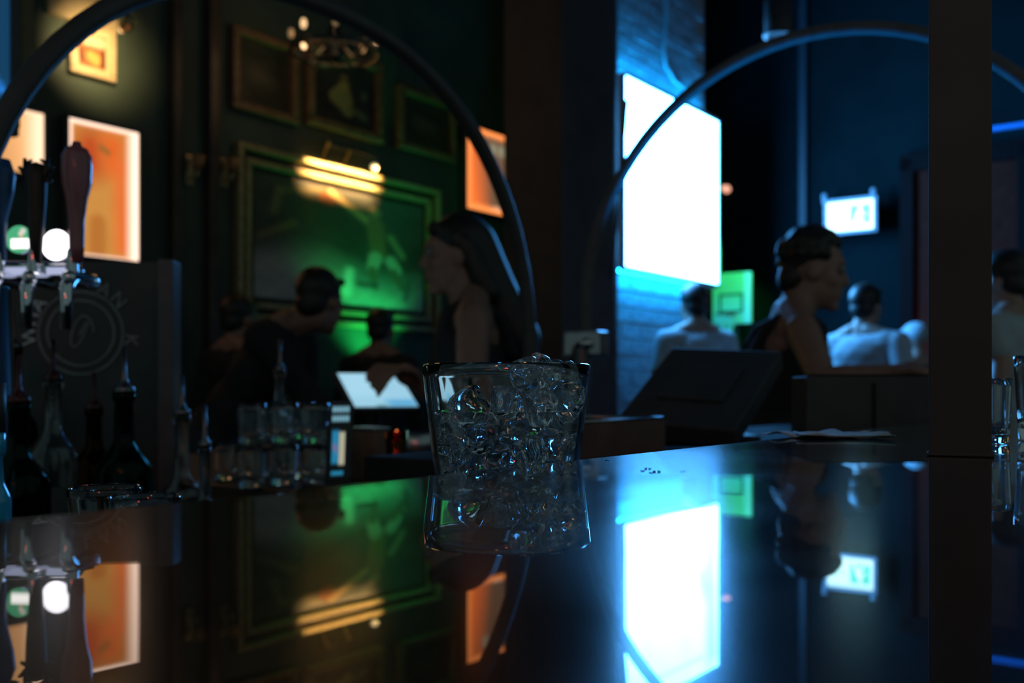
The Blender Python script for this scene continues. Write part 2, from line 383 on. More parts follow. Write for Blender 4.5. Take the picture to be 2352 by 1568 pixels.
# small warm indicator and pendant speaker on the ceiling
b_, z_ = on_a(1664, 432, AB - 0.05)
tag(MB().cap(R(AB - 0.06, b_, z_), R(AB - 0.005, b_, z_), 0.022, 0.03).build('wall_light', emit('pink_glow', (1, 0.45, 0.3), 1.2), smooth=True), 'tiny pinkish wall light right of the light box edge', 'light')
pc = P(1790, 45, 5.2)
t = thing('ceiling_spotlight', 'unlit round can spotlight hanging from ceiling above the arch', 'spotlight', (pc.x, pc.y, 4.2))
h = 4.2 - pc.z
MB().lathe([(0, -h - .08), (.062, -h - .08), (.07, -h - .085), (.075, -h - .07), (.075, -h + .1), (0, -h + .1)], 32).build('can', BLACK, t, True)
MB().lathe([(.058, -h - .086), (.08, -h - .088), (.082, -h - .07), (.058, -h - .07), (.058, -h - .086)], 32).build('ring', BLACK, t, True)
MB().tube([(0, 0, -h + .09), (0, 0, 0)], 0.012).build('rod', BLACK, t)

# blue light strips right of the post, on the back wall
for k, (y0, br) in enumerate(((296, 0.25), (345, 0.9))):
    aS = AB - 0.03; b1_, z_ = on_a(2278, y0, aS); b0_, _ = on_a(2420, y0, aS)
    tag(MB().box(AB - 0.05, AB - 0.001, b0_, b1_, z_ - 0.012, z_ + 0.012, bev=0.004).build('light_strip', emit('blue_strip_%d' % k, (0.01, 0.22, 0.8), br), rz=TH),
        ('dim upper' if k == 0 else 'brighter lower') + ' blue light strip on the back wall beyond the post', 'light strip', 'blue light strips on the back wall')

# ------------------------------------------------------------------ things on the green wall
def wall_rect(x0, x1, yt, yb, b=WB):                     # rectangle parallel to wall_left, sized from its right edge
    a0 = on_b(x0, yt, b)[0]; a1, zt = on_b(x1, yt, b); _, zb = on_b(x1, yb, b); return a0, a1, zb, zt
def framed(name, label, cat, x0, x1, yt, yb, fw, fn, fm, depth=0.05, group=None, ridges=1, pm=None, nx=110, ny=80):
    a0, a1, z0, z1 = wall_rect(x0, x1, yt, yb, WB - .03); W, H = a1 - a0, z1 - z0
    t = thing(name, label, cat, R((a0 + a1) / 2, WB, (z0 + z1) / 2), TH, group)
    wid = fw / ridges
    for r in range(ridges):
        e = r * wid; dd = depth * (1 - 0.35 * r)
        w2, h2 = W / 2 - e, H / 2 - e; g = wid * (0.5 if ridges > 1 else 1.0)
        for x0_, x1_, z0_, z1_ in ((-w2, w2, h2 - g, h2), (-w2, w2, -h2, -h2 + g), (-w2, -w2 + g, -h2 + g, h2 - g), (w2 - g, w2, -h2 + g, h2 - g)):
            MB().box(x0_, x1_, -dd, 0, z0_, z1_, bev=g * .25).build('frame_rail', fm, t)
    MB().box(-W / 2 + fw * .3, W / 2 - fw * .3, -0.012, 0, -H / 2 + fw * .3, H / 2 - fw * .3).build('backing', mat('frame_backing', (0.03, 0.025, 0.02), 0.7), t)
    sheet('picture', pm or printmat('painted_canvas'), t, W - 2 * fw + 0.004, H - 2 * fw + 0.004, fn, nx, ny, Matrix.Translation((0, -0.016, 0)))
    return t, (a0, a1, z0, z1)
def fn_big(u, v):
    i = base(u, (0.075, 0.075, 0.06)) * (1 + 0.45 * cloudy(u, v, 9, 1, 22))[..., None]
    k = np.clip((0.47 + 0.1 * np.sin(u * 6) - v) / 0.3, 0, 1)[..., None]
    i = i * (1 - k) + k * np.array((0.4, 0.42, 0.38)) * (1 + 0.35 * cloudy(u, v, 10, 2, 26))[..., None]
    A = 1.35; sk = (0.62, 0.4, 0.17); dim = (0.2, 0.16, 0.08)
    i = stroke(i, u, v, (0.13, 0.9), (0.36, 0.96), .018, .02, dim, .05, A); i = stroke(i, u, v, (0.13, .9), (.1, .72), .02, .025, dim, .05, A)
    i = stroke(i, u, v, (0.03, .5), (.2, .64), .025, .03, dim, .05, A); i = stroke(i, u, v, (.28, .88), (.3, .7), .03, .03, (0.12, .09, .05), .05, A)
    i = stroke(i, u, v, (.39, .9), (.39, .9), .07, .07, (0.22, 0.08, 0.035), .03, A)
    i = stroke(i, u, v, (.41, .97), (.53, .86), .022, .024, sk, .03, A); i = stroke(i, u, v, (.53, .86), (.66, .75), .026, .032, sk, .03, A)
    i = stroke(i, u, v, (.675, .86), (.675, .86), .05, .05, (.5, .3, .14), .03, A)
    i = stroke(i, u, v, (.68, .74), (.7, .5), .075, .065, (.3, .18, .08), .04, A); i = stroke(i, u, v, (.78, .66), (.86, .5), .03, .025, (.35, .32, .2), .03, A)
    i = stroke(i, u, v, (.68, .45), (.66, .36), .06, .045, (.5, .5, .42), .03, A); i = stroke(i, u, v, (.78, .44), (.82, .36), .05, .045, (.5, .5, .42), .03, A)
    i = stroke(i, u, v, (.66, .34), (.68, .18), .035, .025, (.2, .14, .08), .03, A); i = stroke(i, u, v, (.8, .34), (.86, .2), .035, .025, (.2, .14, .08), .03, A)
    i = stroke(i, u, v, (.52, .3), (.5, .12), .035, .045, (.85, .87, .8), .05, A); i = stroke(i, u, v, (.58, .2), (.68, .2), .02, .02, (.06, .06, .05), .04, A)
    i = stroke(i, u, v, (.88, .1), (.9, .25), .02, .02, (.1, .1, .08), .05, A)
    return np.clip(i, 0.01, 0.9)
tb, (pa0, pa1, pz0, pz1) = framed('framed_painting', 'large painting of a leaping ball player in double gilt frame', 'painting', 541, 1006, 438, 765, 0.125, fn_big, GILT, 0.06, ridges=2, nx=150, ny=110)
def fn_fig(seed, robe):
    def f(u, v):
        i = base(u, (0.045, 0.045, 0.03)) * (1 + 0.6 * cloudy(u, v, 9, seed, 20))[..., None]
        if robe:
            i = stroke(i, u, v, (.5, .62), (.45, .42), .06, .14, (.55, .42, .1), .06, .8); i = stroke(i, u, v, (.46, .42), (.56, .22), .13, .06, (.4, .4, .12), .06, .8)
            i = stroke(i, u, v, (.5, .73), (.5, .73), .045, .05, (.45, .2, .08), .04, .8); i = stroke(i, u, v, (.6, .3), (.82, .22), .03, .04, (.2, .28, .1), .06, .8)
            i = stroke(i, u, v, (.82, .5), (.82, .58), .03, .03, (.2, .25, .08), .06, .8)
        else:
            i = stroke(i, u, v, (.4, .5), (.6, .45), .15, .1, (.12, .11, .07), .2, .9)
        return np.clip(i, 0.008, 0.8)
    return f
framed('framed_picture', 'upright picture of a figure in a yellow robe above the painting', 'picture', 704, 878, 148, 332, 0.05, fn_fig(4, True), FRAMEWOOD)
framed('framed_picture', 'dim square picture above the right corner of the painting', 'picture', 914, 1046, 238, 376, 0.045, fn_fig(5, False), FRAMEWOOD)
framed('framed_picture', 'dark picture between the pilaster and the yellow robe picture', 'picture', 532, 682, 108, 288, 0.04, fn_fig(6, False), FRAMEWOOD)
def fn_small(u, v):
    i = base(u, (.75, .6, .36))
    i = rect(i, u, v, .12, .88, .1, .85, (.35, .12, .04), .05); i = stroke(i, u, v, (.45, .35), (.6, .3), .12, .14, (.7, .42, .12), .08)
    i = stroke(i, u, v, (.3, .7), (.75, .7), .12, .12, (.85, .7, .45), .1); i = stroke(i, u, v, (.8, .5), (.8, .2), .05, .06, (.1, .03, .02), .06); i = stroke(i, u, v, (.15, .45), (.2, .25), .05, .06, (.12, .03, .02), .08)
    return i
framed('framed_picture', 'small spotlit picture with pale frame in the top corner', 'picture', 163, 268, 66, 190, 0.025, fn_small, mat('cream_frame', (0.6, 0.48, 0.28), 0.5), 0.03)
# spotlight for the small picture
sp = P(292, 57, 4.0)
aim = R(on_b(212, 130, WB)[0], WB, on_b(212, 130, WB)[1])
t = thing('track_spotlight', 'small brass spotlight aimed at the little picture in the corner', 'spotlight', sp)
dv = (aim - sp).normalized()
MB().cap(-dv * .03, dv * .02, .022, .026).build('head', mat('brass', (.55, .4, .2), .3, .9), t, True)
MB().ell(dv * .05, (.014, .014, .014)).build('bulb', emit('warm_bulb', (1, .6, .25), 3), t, True)
MB().tube([(0, 0, .02), (0, 0, 4.2 - sp.z)], .008).build('rod', BLACK, t)
lamp('corner_spot', 'SPOT', sp + dv * .08, (1, .66, .3), 10, size=.02, aim=aim + Vector((0, 0, .02)), angle=92, blend=.8)

# back-lit posters
def edge_glow(i, u, v, c, wdt, s=0.06, left=1, right=1, top=1, bot=1):
    d = np.minimum(np.minimum(u / wdt[0] if left else 9, (1 - u) / wdt[1] if right else 9), np.minimum(v / wdt[3] if bot else 9, (1 - v) / wdt[2] if top else 9))
    k = np.clip(1.4 - d, 0, 1)[..., None] ** 1.3; return i * (1 - k) + np.array(c) * k
def fn_post(u, v):
    i = base(u, (.62, .27, .055)) * (1 + 0.1 * cloudy(u, v, 6, 8, 9))[..., None]
    i = stroke(i, u, v, (.3, .82), (.3, .7), .13, .13, (.55, .08, .015), .2, .6); i = stroke(i, u, v, (.62, .85), (.62, .72), .1, .08, (.8, .14, .02), .16, .6)
    i = stroke(i, u, v, (.72, .7), (.78, .1), .05, .07, (.85, .16, .03), .14, .6); i = stroke(i, u, v, (.45, .83), (.55, .8), .015, .015, (.16, .12, .03), .05, .6)
    i = stroke(i, u, v, (.4, .04), (.4, .25), .07, .07, (.5, .17, .03), .06, .6)
    i = edge_glow(i, u, v, (1.8, 1.25, .95), (.05, .16, .03, .012)); return i
def fn_post2(u, v):
    i = base(u, (.5, .2, .055)); k = np.clip(u * 1.3 - .1 + .25 * v, 0, 1)[..., None]; i = i * (1 - k) + k * np.array((1.1, .55, .22))
    return edge_glow(i, u, v, (1.5, 1.0, .65), (.02, .25, .06, .01), left=0, bot=0)
def fn_post3(u, v):
    i = base(u, (.16, .09, .05)); k = np.clip(1.15 - u * 2.0 + (.5 - v) * .35, 0, 1)[..., None]; i = i * (1 - k) + k * np.array((1.1, .2, .035))
    for q in (.45, .65, .85): i = stroke(i, u, v, (q, .83), (q, .76), .03, .03, (.32, .3, .2), .06, .5)
    i = stroke(i, u, v, (.7, .05), (.78, .05), .03, .03, (.7, .6, .45), .06, .5)
    return edge_glow(i, u, v, (1.4, .4, .1), (.12, .03, .07, .08), right=0)
def poster(label, x0, x1, yt, yb, fn, st):
    a0, a1, z0, z1 = wall_rect(x0, x1, yt, yb, WB - .053); W, H = a1 - a0, z1 - z0
    t = thing('backlit_poster', label, 'poster', R((a0 + a1) / 2, WB, (z0 + z1) / 2), TH)
    MB().box(-W / 2 - .015, W / 2 + .015, -0.05, -.001, -H / 2 - .015, H / 2 + .015, bev=.008).build('case', BLACK, t)
    sheet('poster_print', printmat('poster_glow_%d' % int(st * 100), st), t, W, H, fn, 60, 80, Matrix.Translation((0, -.053, 0)))
    for x0_, x1_, z0_, z1_ in ((-W / 2 - .018, W / 2 + .018, H / 2, H / 2 + .02), (-W / 2 - .018, W / 2 + .018, -H / 2 - .02, -H / 2), (-W / 2 - .02, -W / 2, -H / 2, H / 2), (W / 2, W / 2 + .02, -H / 2, H / 2)):
        MB().box(x0_, x1_, -.062, -.04, z0_, z1_, bev=.004).build('frame_rail', BLACK, t)
poster('tall glowing orange and tan poster behind the purple tap handle', 158, 318, 306, 600, fn_post, 1.0)
poster('glowing tan poster behind the antler tap handle', -60, 100, 262, 405, fn_post2, 1.0)
poster('glowing orange poster with dark lettering beside the dark pillar', 1072, 1165, 316, 498, fn_post3, 1.0)

# picture lamp over the painting
xa, za = on_b(765, 375, WB)
t = thing('picture_lamp', 'brass picture lamp over the top rail of the large painting', 'lamp', R(xa, WB, pz1 + .03), TH)
brass = mat('brass', (.55, .4, .2), .3, .9)
shd = MB()
for k in range(10):
    an0, an1 = math.pi * (.42 + k * .116), math.pi * (.42 + (k + 1) * .116)
    q = [(-.17, -.13 - .024 * math.sin(an) , .06 - .024 * math.cos(an) ) for an in ()]
shd.tube([(-.17, -.13, .066), (.17, -.13, .066)], .012, 12).box(-.17, .17, -.158, -.154, .03, .07).box(-.17, .17, -.154, -.11, .068, .072)
shd.build('shade', BLACK, t)
for s in (-1, 1): MB().tube([(s * .08, 0, .0), (s * .08, -.06, .09), (s * .08, -.13, .07)], .007).build('arm', brass, t, True)
MB().cap((-.12, -.125, .05), (.12, -.125, .05), .005, .005).build('bulb', emit('warm_bulb2', (1, .6, .25), .15), t, True)
lo = lamp('picture_lamp_light', 'AREA', R(xa + .03, WB - .19, pz1 + .03), (1, .6, .24), 6, size=.5)
lo.data.shape = 'RECTANGLE'; lo.data.size_y = .012; lo.data.spread = math.radians(52)
zx = (R(0, WB - .05, pz1 - .045) - R(0, WB - .19, pz1 + .03)).normalized(); xx = R(1, 0, 0) - R(0, 0, 0)
lo.rotation_euler = Matrix((xx, (-zx).cross(xx), -zx)).transposed().to_euler()
a_, z_ = on_b(860, 384, 3.9)
tag(MB().ell(R(a_, 3.9, z_), (.022, .022, .022)).build('small_bulb', emit('dim_bulb', (1, .85, .5), .7), smooth=True), 'single small round bulb above the painting frame', 'bulb')
# green uplight standing on the ledge
xa, _ = on_b(838, 700, WB)
t = thing('green_uplight', 'small green flood lamp on the ledge under the painting', 'lamp', R(xa, WB - .085, 1.07), TH)
MB().box(-.06, .06, -.035, .03, 0, .05, bev=.008).build('body', BLACK, t)
MB().box(-.05, .05, -.025, .02, .05, .054).build('lens', emit('green_lens', (.02, 1, .2), 3), t)
ga = R(xa + .05, WB - .2, 1.14)
lamp('green_flood', 'SPOT', R(xa, WB - .24, 1.22), (.02, 1, .2), 20, size=.03, aim=R(xa, WB, pz0 + .2), angle=95, blend=.9)
lamp('green_wash', 'POINT', R(5.0, 3.2, 2.4), (.02, 1, .4), 1.0, size=.1)
# sconces, only their dull brass shows
for k, (px, py) in enumerate(((432, 392), (512, 398))):
    a_, z_ = on_b(px, py, WB)
    t = thing('wall_sconce', ('dull brass wall sconce between the two pilasters', 'dull brass wall sconce at the left edge of the painting')[k], 'sconce', R(a_, WB, z_), TH, 'unlit brass wall sconces')
    MB().box(-.02, .02, -.015, 0, -.07, .07, bev=.004).build('plate', brass, t)
    MB().tube([(0, -.01, -.03), (0, -.06, -.05), (0, -.08, 0)], .007).build('arm', brass, t, True)
    MB().lathe([(0, 0), (.02, 0), (.03, .06), (.026, .06), (.017, .004), (0, .004)], 20, (0, -.08, 0)).build('shade', mat('amber_shade', (.35, .16, .07), .4), t, True)
# chandelier
cc = P(768, 110, 4.7)
t = thing('chandelier', 'dark iron chandelier with a few warm bulbs above the paintings', 'chandelier', (cc.x, cc.y, 4.2))
hz = cc.z - 4.2
MB().tube([(0, 0, 0), (0, 0, hz + .1)], .012).build('rod', BLACK, t)
MB().lathe([(0, hz - .08), (.03, hz - .06), (.06, hz), (.035, hz + .06), (.015, hz + .12), (0, hz + .12)], 24).build('hub', DARKMETAL, t, True)
MB().tube([(.2 * math.cos(k * math.pi / 16), .2 * math.sin(k * math.pi / 16), hz - .02) for k in range(32)], .012, 8, True).build('ring', DARKMETAL, t, True)
for k in range(8):
    a = k * math.pi / 4 + .2; x, y = math.cos(a), math.sin(a)
    MB().tube([(x * .04, y * .04, hz), (x * .12, y * .12, hz - .07), (x * .2, y * .2, hz - .02), (x * .2, y * .2, hz + .03)], .008, 8).build('arm', DARKMETAL, t, True)
    st = (3, .25, .15, 2.5, .2, 1.2, .15, .6)[k]
    MB().ell((x * .2, y * .2, hz + .055), (.014, .014, .024)).build('bulb', emit('chandelier_bulb_%d' % k, (1, .62, .3), st), t, True)

lamp('chandelier_glow', 'POINT', (cc.x, cc.y, cc.z + .02), (1, .6, .25), 1.6, size=.15)
# ------------------------------------------------------------------ television at the left edge
TB = 1.9
a1, z0 = on_b(38, 312, TB); a0 = a1 - .62; z1 = z0 + .42
t = thing('television', 'black framed television with blue picture at the left edge', 'television', R((a0 + a1) / 2, TB, (z0 + z1) / 2), TH)
MB().box(-.31, .31, .0, .05, -.21, .21, bev=.006).build('housing', BLACK, t)
def fn_tv(u, v):
    i = base(u, (.004, .035, .085))
    for p, q, r in (((.8, .9), (1, .72), .012), ((.75, 1.05), (1, .86), .02), ((.86, .32), (1, .14), .012)): i = stroke(i, u, v, p, q, r, r, (.02, .22, .75), .03, 1.5)
    i = stroke(i, u, v, (.86, 1.0), (1, .97), .02, .02, (.5, .8, 1), .03, 1.5); return i
sheet('screen', printmat('tv_glow', 1.3), t, .6, .4, fn_tv, 60, 40, Matrix.Translation((0, -.002, 0)))
for x0_, x1_, z0_, z1_ in ((-.31, .31, .196, .212), (-.31, .31, -.212, -.196), (-.312, -.296, -.196, .196), (.296, .312, -.196, .196)):
    MB().box(x0_, x1_, -.01, .01, z0_, z1_).build('bezel', BLACK, t)
MB().tube([(0, .08, .0), (0, .08, 4.2 - (z0 + z1) / 2)], .02).box(-.08, .08, .05, .1, -.08, .08).build('ceiling_mount', BLACK, t)

# ------------------------------------------------------------------ the bar
def barwood():
    m = bpy.data.materials.new('lacquered_bar_wood'); m.use_nodes = True; nt = m.node_tree; p = nt.nodes['Principled BSDF']
    tc = nt.nodes.new('ShaderNodeTexCoord'); mp = nt.nodes.new('ShaderNodeMapping'); mp.inputs['Scale'].default_value = (2, 26, 26)
    n = nt.nodes.new('ShaderNodeTexNoise'); n.inputs['Scale'].default_value = 3; n.inputs['Detail'].default_value = 6
    nt.links.new(tc.outputs['Object'], mp.inputs[0]); nt.links.new(mp.outputs[0], n.inputs['Vector'])
    r = nt.nodes.new('ShaderNodeValToRGB'); r.color_ramp.elements[0].color = (.012, .007, .004, 1); r.color_ramp.elements[1].color = (.045, .024, .013, 1)
    r.color_ramp.elements[0].position = .3; r.color_ramp.elements[1].position = .75
    nt.links.new(n.outputs['Fac'], r.inputs['Fac']); nt.links.new(r.outputs['Color'], p.inputs['Base Color'])
    n2 = nt.nodes.new('ShaderNodeTexNoise'); n2.inputs['Scale'].default_value = 9; n2.inputs['Detail'].default_value = 5
    nt.links.new(tc.outputs['Object'], n2.inputs['Vector'])
    mr = nt.nodes.new('ShaderNodeMapRange'); mr.inputs[1].default_value = .35; mr.inputs[2].default_value = .7; mr.inputs[3].default_value = .16; mr.inputs[4].default_value = .26
    nt.links.new(n2.outputs['Fac'], mr.inputs[0]); nt.links.new(mr.outputs[0], p.inputs['Roughness'])
    p.inputs['Specular IOR Level'].default_value = .04
    p.inputs['Coat Weight'].default_value = 1.0; p.inputs['Coat Roughness'].default_value = .012; p.inputs['Coat IOR'].default_value = 1.5
    mr2 = nt.nodes.new('ShaderNodeMapRange'); mr2.inputs[1].default_value = .45; mr2.inputs[2].default_value = .75; mr2.inputs[3].default_value = .006; mr2.inputs[4].default_value = .022
    nt.links.new(n2.outputs['Fac'], mr2.inputs[0]); nt.links.new(mr2.outputs[0], p.inputs['Coat Roughness'])
    n3 = nt.nodes.new('ShaderNodeTexNoise'); n3.inputs['Scale'].default_value = 14; n3.inputs['Detail'].default_value = 1
    nt.links.new(tc.outputs['Object'], n3.inputs['Vector'])
    b = nt.nodes.new('ShaderNodeBump'); b.inputs['Strength'].default_value = .02; b.inputs['Distance'].default_value = .004
    nt.links.new(n3.outputs['Fac'], b.inputs['Height']); nt.links.new(b.outputs['Normal'], p.inputs['Coat Normal'])
    return m
BARW = barwood()
ZB = 1.10; BE = 0.302
t = thing('bar_counter', 'long dark bar with a mirror-glossy lacquered wooden top', 'bar', R(0, 0, 0), TH)
bt = MB(); prof = []
for k in range(9):
    an = -math.pi / 2 + k * math.pi / 8; prof.append((BE - .012 + .012 * math.cos(an) * 1.0, ZB - .022 + .022 * math.sin(an)))
poly = [(-.42, ZB - .044), *prof, (-.42, ZB)]
n = len(poly)
bt.add([(-.8, y, z) for y, z in poly] + [(3.0, y, z) for y, z in poly], [tuple(range(n)), tuple(range(2 * n - 1, n - 1, -1))] + [(i, i + n, (i + 1) % n + n, (i + 1) % n) for i in range(n)])
o = bt.build('bar_top', BARW, t)
for p_ in o.data.polygons: p_.use_smooth = False
MB().box(-.8, 3.0, -.3, BE - .04, .0, ZB - .0445).build('front_panel', WOODDARK, t)
# lower service rail behind the bar top
ZR = 1.055
t = thing('service_counter', 'lower black service counter running behind the bar top', 'counter', R(0, 0, 0), TH)
MB().box(-.8, .88, BE + .001, .50, ZR - .03, ZR, bev=.004).box(.8801, 2.98, BE + .001, .88, ZR - .03, ZR, bev=.004).build('counter_top', RUBBER, t)
MB().box(-.8, .87, BE + .01, .47, 0, ZR - .0305).box(.89, 2.96, BE + .01, .84, 0, ZR - .0305).build('base', BLACK, t)
# island back bar
ZI = 0.87; ZG = 0.985
for lb_, q0_, q1_, zq in (('low dark cabinet carrying the beer taps and liquor bottles', -.3, .998, ZI), ('higher dark cabinet carrying the tumblers and the glowing tablet', 1.0, 1.94, ZG)):
    t = thing('bar_cabinet', lb_, 'cabinet', R(0, 0, 0), TH)
    MB().box(q0_, q1_, .98, 2.0, zq - .035, zq, bev=.005).build('counter_top', WOODDARK, t)
    MB().box(q0_ + .01, q1_ - .01, 1.0, 1.98, 0, zq - .0355).build('cabinet_body', BLACK, t)
    if q0_ < 0: tlow = t
for k in range(4):
    t = tlow if k < 2 else bpy.data.objects['bar_cabinet.001']
    d_ = MB().box(-.27 + k * .55, -.27 + k * .55 + .53, .982, .9995, .08, ZI - .06, bev=.004).build('cabinet_door', WOODDARK, t)
    MB().cap((-.27 + k * .55 + .48, .97, .5), (-.27 + k * .55 + .48, .97, .62), .006, .006).build('handle', STEEL, d_, True)

# ------------------------------------------------------------------ rocks glass with ice
gx, gy = P(1163, 900, .594).x, .594
t = thing('rocks_glass', 'clear rocks glass brimming with ice at the bar edge', 'glass', (gx, gy, ZR + .0005))
HG = .0974
def outer(z): return .0375 + (.0502 - .0375) * (z / HG) ** .8
prof = [(0, 0), (.033, 0), (.0368, .0015)] + [(outer(z), z) for z in np.linspace(.004, HG - .001, 14)] + [(outer(HG) - .0012, HG)]
prof += [(outer(z) - .0032, z) for z in np.linspace(HG - .001, .014, 14)] + [(.03, .0115), (0, .0108)]
MB().lathe(prof, 72).build('tumbler', CLEAR, t, True)
ZW = P(0, 945, .594).z - ZR
prof = [(0, .0110), (.0305, .0120)] + [(outer(z) - .0036, z) for z in np.linspace(.0145, ZW, 9)] + [(outer(ZW) - .006, ZW - .0006), (0, ZW - .0008)]
tag(MB().lathe(prof, 64).build('drink', WATER, None, True, loc=(gx, gy, ZR + .0007)), 'clear melt water half filling the rocks glass', 'drink')
icem = []
for k in range(4):
    b = bmesh.new(); bmesh.ops.create_icosphere(b, subdivisions=4, radius=1)
    g = np.random.default_rng(20 + k); ws = [(Vector(g.normal(0, 2.2, 3)), g.uniform(0, 6)) for _ in range(5)]
    for v in b.verts:
        n_ = v.co.normalized(); d_ = 1 + .045 * sum(math.sin(w_.dot(n_) * 2.1 + p_) for w_, p_ in ws) / 1.6
        e = (abs(n_.x) ** 2.6 + abs(n_.y) ** 2.6 + abs(n_.z) ** 2.6) ** (-1 / 2.6)
        d_ *= e; q = n_ * d_
        if n_.z > .45: q.z -= .9 * (n_.z - .45)                    # hollow end
        v.co = Vector((q.x * .95, q.y * .95, q.z * 1.1))
    m_ = MB(); m_.bm(b); o = m_.build('ice_cube', ICE, None, True); icem.append(o.data); bpy.data.objects.remove(o)
cand = []; tries = 0
poke = (Vector((P(1245, 850, .594).x - gx, -.005, P(1245, 852, .594).z - ZR)), .0106)
cand.append(poke)
for px, py, dy in ((1230, 925, -.026), (1288, 872, -.004), (1290, 918, -.016), (1090, 925, -.03)):
    cand.append((Vector((P(px, py, .594).x - gx, dy, P(px, py, .594).z - ZR)), .0108))
while len(cand) < 46 and tries < 60000:
    tries += 1; r = random.uniform(.0088, .0112); z = random.uniform(.0125 + r * 1.1, HG - .004)
    rm = outer(z - r * .5) - .0035 - r * 1.08; an = random.uniform(0, 6.283); rr = rm * math.sqrt(random.random())
    p = Vector((rr * math.cos(an), rr * math.sin(an), z))
    if z > .062 and p.x < -.004: continue
    if z > .078 and p.x < .012: continue
    if all((p - q).length > (r + s) * .8 for q, s in cand): cand.append((p, r))
for k, (p, r) in enumerate(cand):
    o = bpy.data.objects.new('ice_cube', icem[k % 4]); C.objects.link(o)
    o.location = Vector((gx, gy, ZR)) + p; o.scale = (r, r, r); o.rotation_euler = (random.uniform(0, 6.3), random.uniform(0, 6.3), random.uniform(0, 6.3))
    if k == 0: tag(o, 'rounded ice piece poking out above the rocks glass rim', 'ice')
    else: tag(o, 'clear rounded ice piece packed inside the rocks glass', 'ice', 'ice pieces packed inside the rocks glass')

# water drops on the bar top
dropm = MB().lathe([(0, 0), (1, 0), (.93, .2), (.7, .38), (.35, .48), (0, .5)], 24).build('water_drop', WATER, None, True)
drop_me = dropm.data; bpy.data.objects.remove(dropm)
for px, py, r in ((1488, 1077, .0022), (1508, 1084, .0026), (1497, 1086, .0018), (1395, 1058, .0016), (1568, 1083, .0014), (1476, 1082, .0015), (645, 1133, .0012)):
    Y = (ZC - ZB) * F / (py - YH); p = P(px, py, Y)
    if toab(p)[1] > BE - .014:
        continue
    o = bpy.data.objects.new('water_drop', drop_me); C.objects.link(o); o.location = (p.x, p.y, ZB); o.scale = (r * .8, r * .6, r * .7)
    tag(o, 'tiny water drop lying on the glossy bar top', 'drop', 'water drops on the bar top')

# small glasses peeking over the bar's back edge at the left
def lathe_glass(name, label, cat, px, Y, ztop, zbase, rt, rb, group=None, th=.0018, bt=.006, m=CLEAR):
    p = P(px, 0, Y); H = ztop - zbase
    t = thing(name, label, cat, (p.x, p.y, zbase + .0005), 0, group)
    pr = [(0, 0), (rb * .92, 0), (rb, .001)] + [(rb + (rt - rb) * k / 8, .001 + (H - .002) * k / 8) for k in range(1, 9)] + [(rt - th / 2, H)]
    pr += [(rb + (rt - rb) * k / 8 - th, .001 + (H - .002) * k / 8) for k in range(8, 1, -1)] + [(rb - th - .001, bt + .001), (0, bt)]
    MB().lathe(pr, 40).build('bowl', m, t, True); return t
lathe_glass('shot_glass', 'small shot glass with orange-lit rim at the left bar edge', 'glass', 240, .5, P(0, 1119, .5).z, ZR, .0178, .0135, bt=.012)
lathe_glass('shot_glass', 'shorter dim shot glass beside the orange-rimmed one', 'glass', 330, .455, P(0, 1139, .455).z, ZR, .0165, .013, bt=.01)
bluegl = mat('blue_bottle_glaze', (.03, .5, .85), .15, coat=1)
def bottle(label, px, Y, ytop, r, zbase, m, capm=None, lab=None, shoulder=.62, neck=.28, name='liquor_bottle', pour=True, group='liquor bottles on the back bar', liquid=None):
    p = P(px, ytop, Y); H = p.z - zbase; t = thing(name, label, 'bottle', (p.x, p.y, zbase + .0005), TH, group)
    top = H - (.055 if pour else .0); rn = r * neck * 1.25; s0 = top * shoulder; s1 = top * (shoulder + .16)
    pr = [(0, 0), (r * .9, 0), (r, .006), (r, s0)]
    for k in range(1, 7):
        u = k / 6; pr.append((r + (rn - r) * (3 * u * u - 2 * u ** 3), s0 + (s1 - s0) * u))
    pr += [(rn * .92, top - .012), (rn * 1.15, top - .011), (rn * 1.15, top), (rn * .7, top)]
    inner = [(max(a - .003, rn * .6), b) for a, b in pr[-5:3:-1]] + [(r - .003, s0), (r - .003, .012), (0, .010)]
    MB().lathe(pr + inner, 36).build('body', m, t, True)
    if liquid: MB().lathe([(0, .0112), (r - .0045, .0135), (r - .0036, .016), (r - .0036, s0 * .7), (0, s0 * .7)], 32).build('liquid', liquid, t, True)
    if pour:
        MB().lathe([(0, top - .004), (rn * 1.1, top - .004), (rn * 1.1, top + .005), (rn * .6, top + .009), (.0034, top + .018), (.0024, H), (0, H)], 20).build('pour_spout', capm or GUN, t, True)
    else:
        MB().lathe([(0, top - .002), (rn * 1.2, top - .002), (rn * 1.2, top + .02), (0, top + .02)], 20).build('cap', capm or BLACK, t, True)
    if lab:
        n = 18; vs = []; 
        for zz_ in (s0 * .22, s0 * .78):
            for k in range(n): a = math.pi * 1.0 + math.pi * k / (n - 1) + .3; vs.append(((r + .0006) * math.cos(a), (r + .0006) * math.sin(a), zz_))
        MB().add(vs, [(k, k + 1, n + k + 1, n + k) for k in range(n - 1)]).build('bottle_label', lab, t, True, fix=False)
    return t
lb_dk = mat('brown_paper_label', (.14, .07, .045), .6); lb_gr = mat('grey_paper_label', (.12, .12, .12), .6)
dgl = glassmat('dark_green_glass', (.2, .35, .3), 1.5); agl = glassmat('amber_glass', (.45, .25, .1), 1.5)
redcap = mat('red_cap', (.06, .006, .006), .22)
GUN = mat('gunmetal', (.16, .16, .17), .25, .9)
bottle('dark bottle with brown label and long pour spout, end of the row', 285, 1.25, 800, .034, ZI, dgl, lab=lb_dk)
bottle('amber bottle with pour spout beside the brown labelled bottle', 216, 1.5, 855, .033, ZI, agl, redcap, lb_dk)
bottle('clear bottle with red topped spout under the tap handles', 122, 1.36, 780, .032, ZI, CLEAR, redcap, lb_gr)
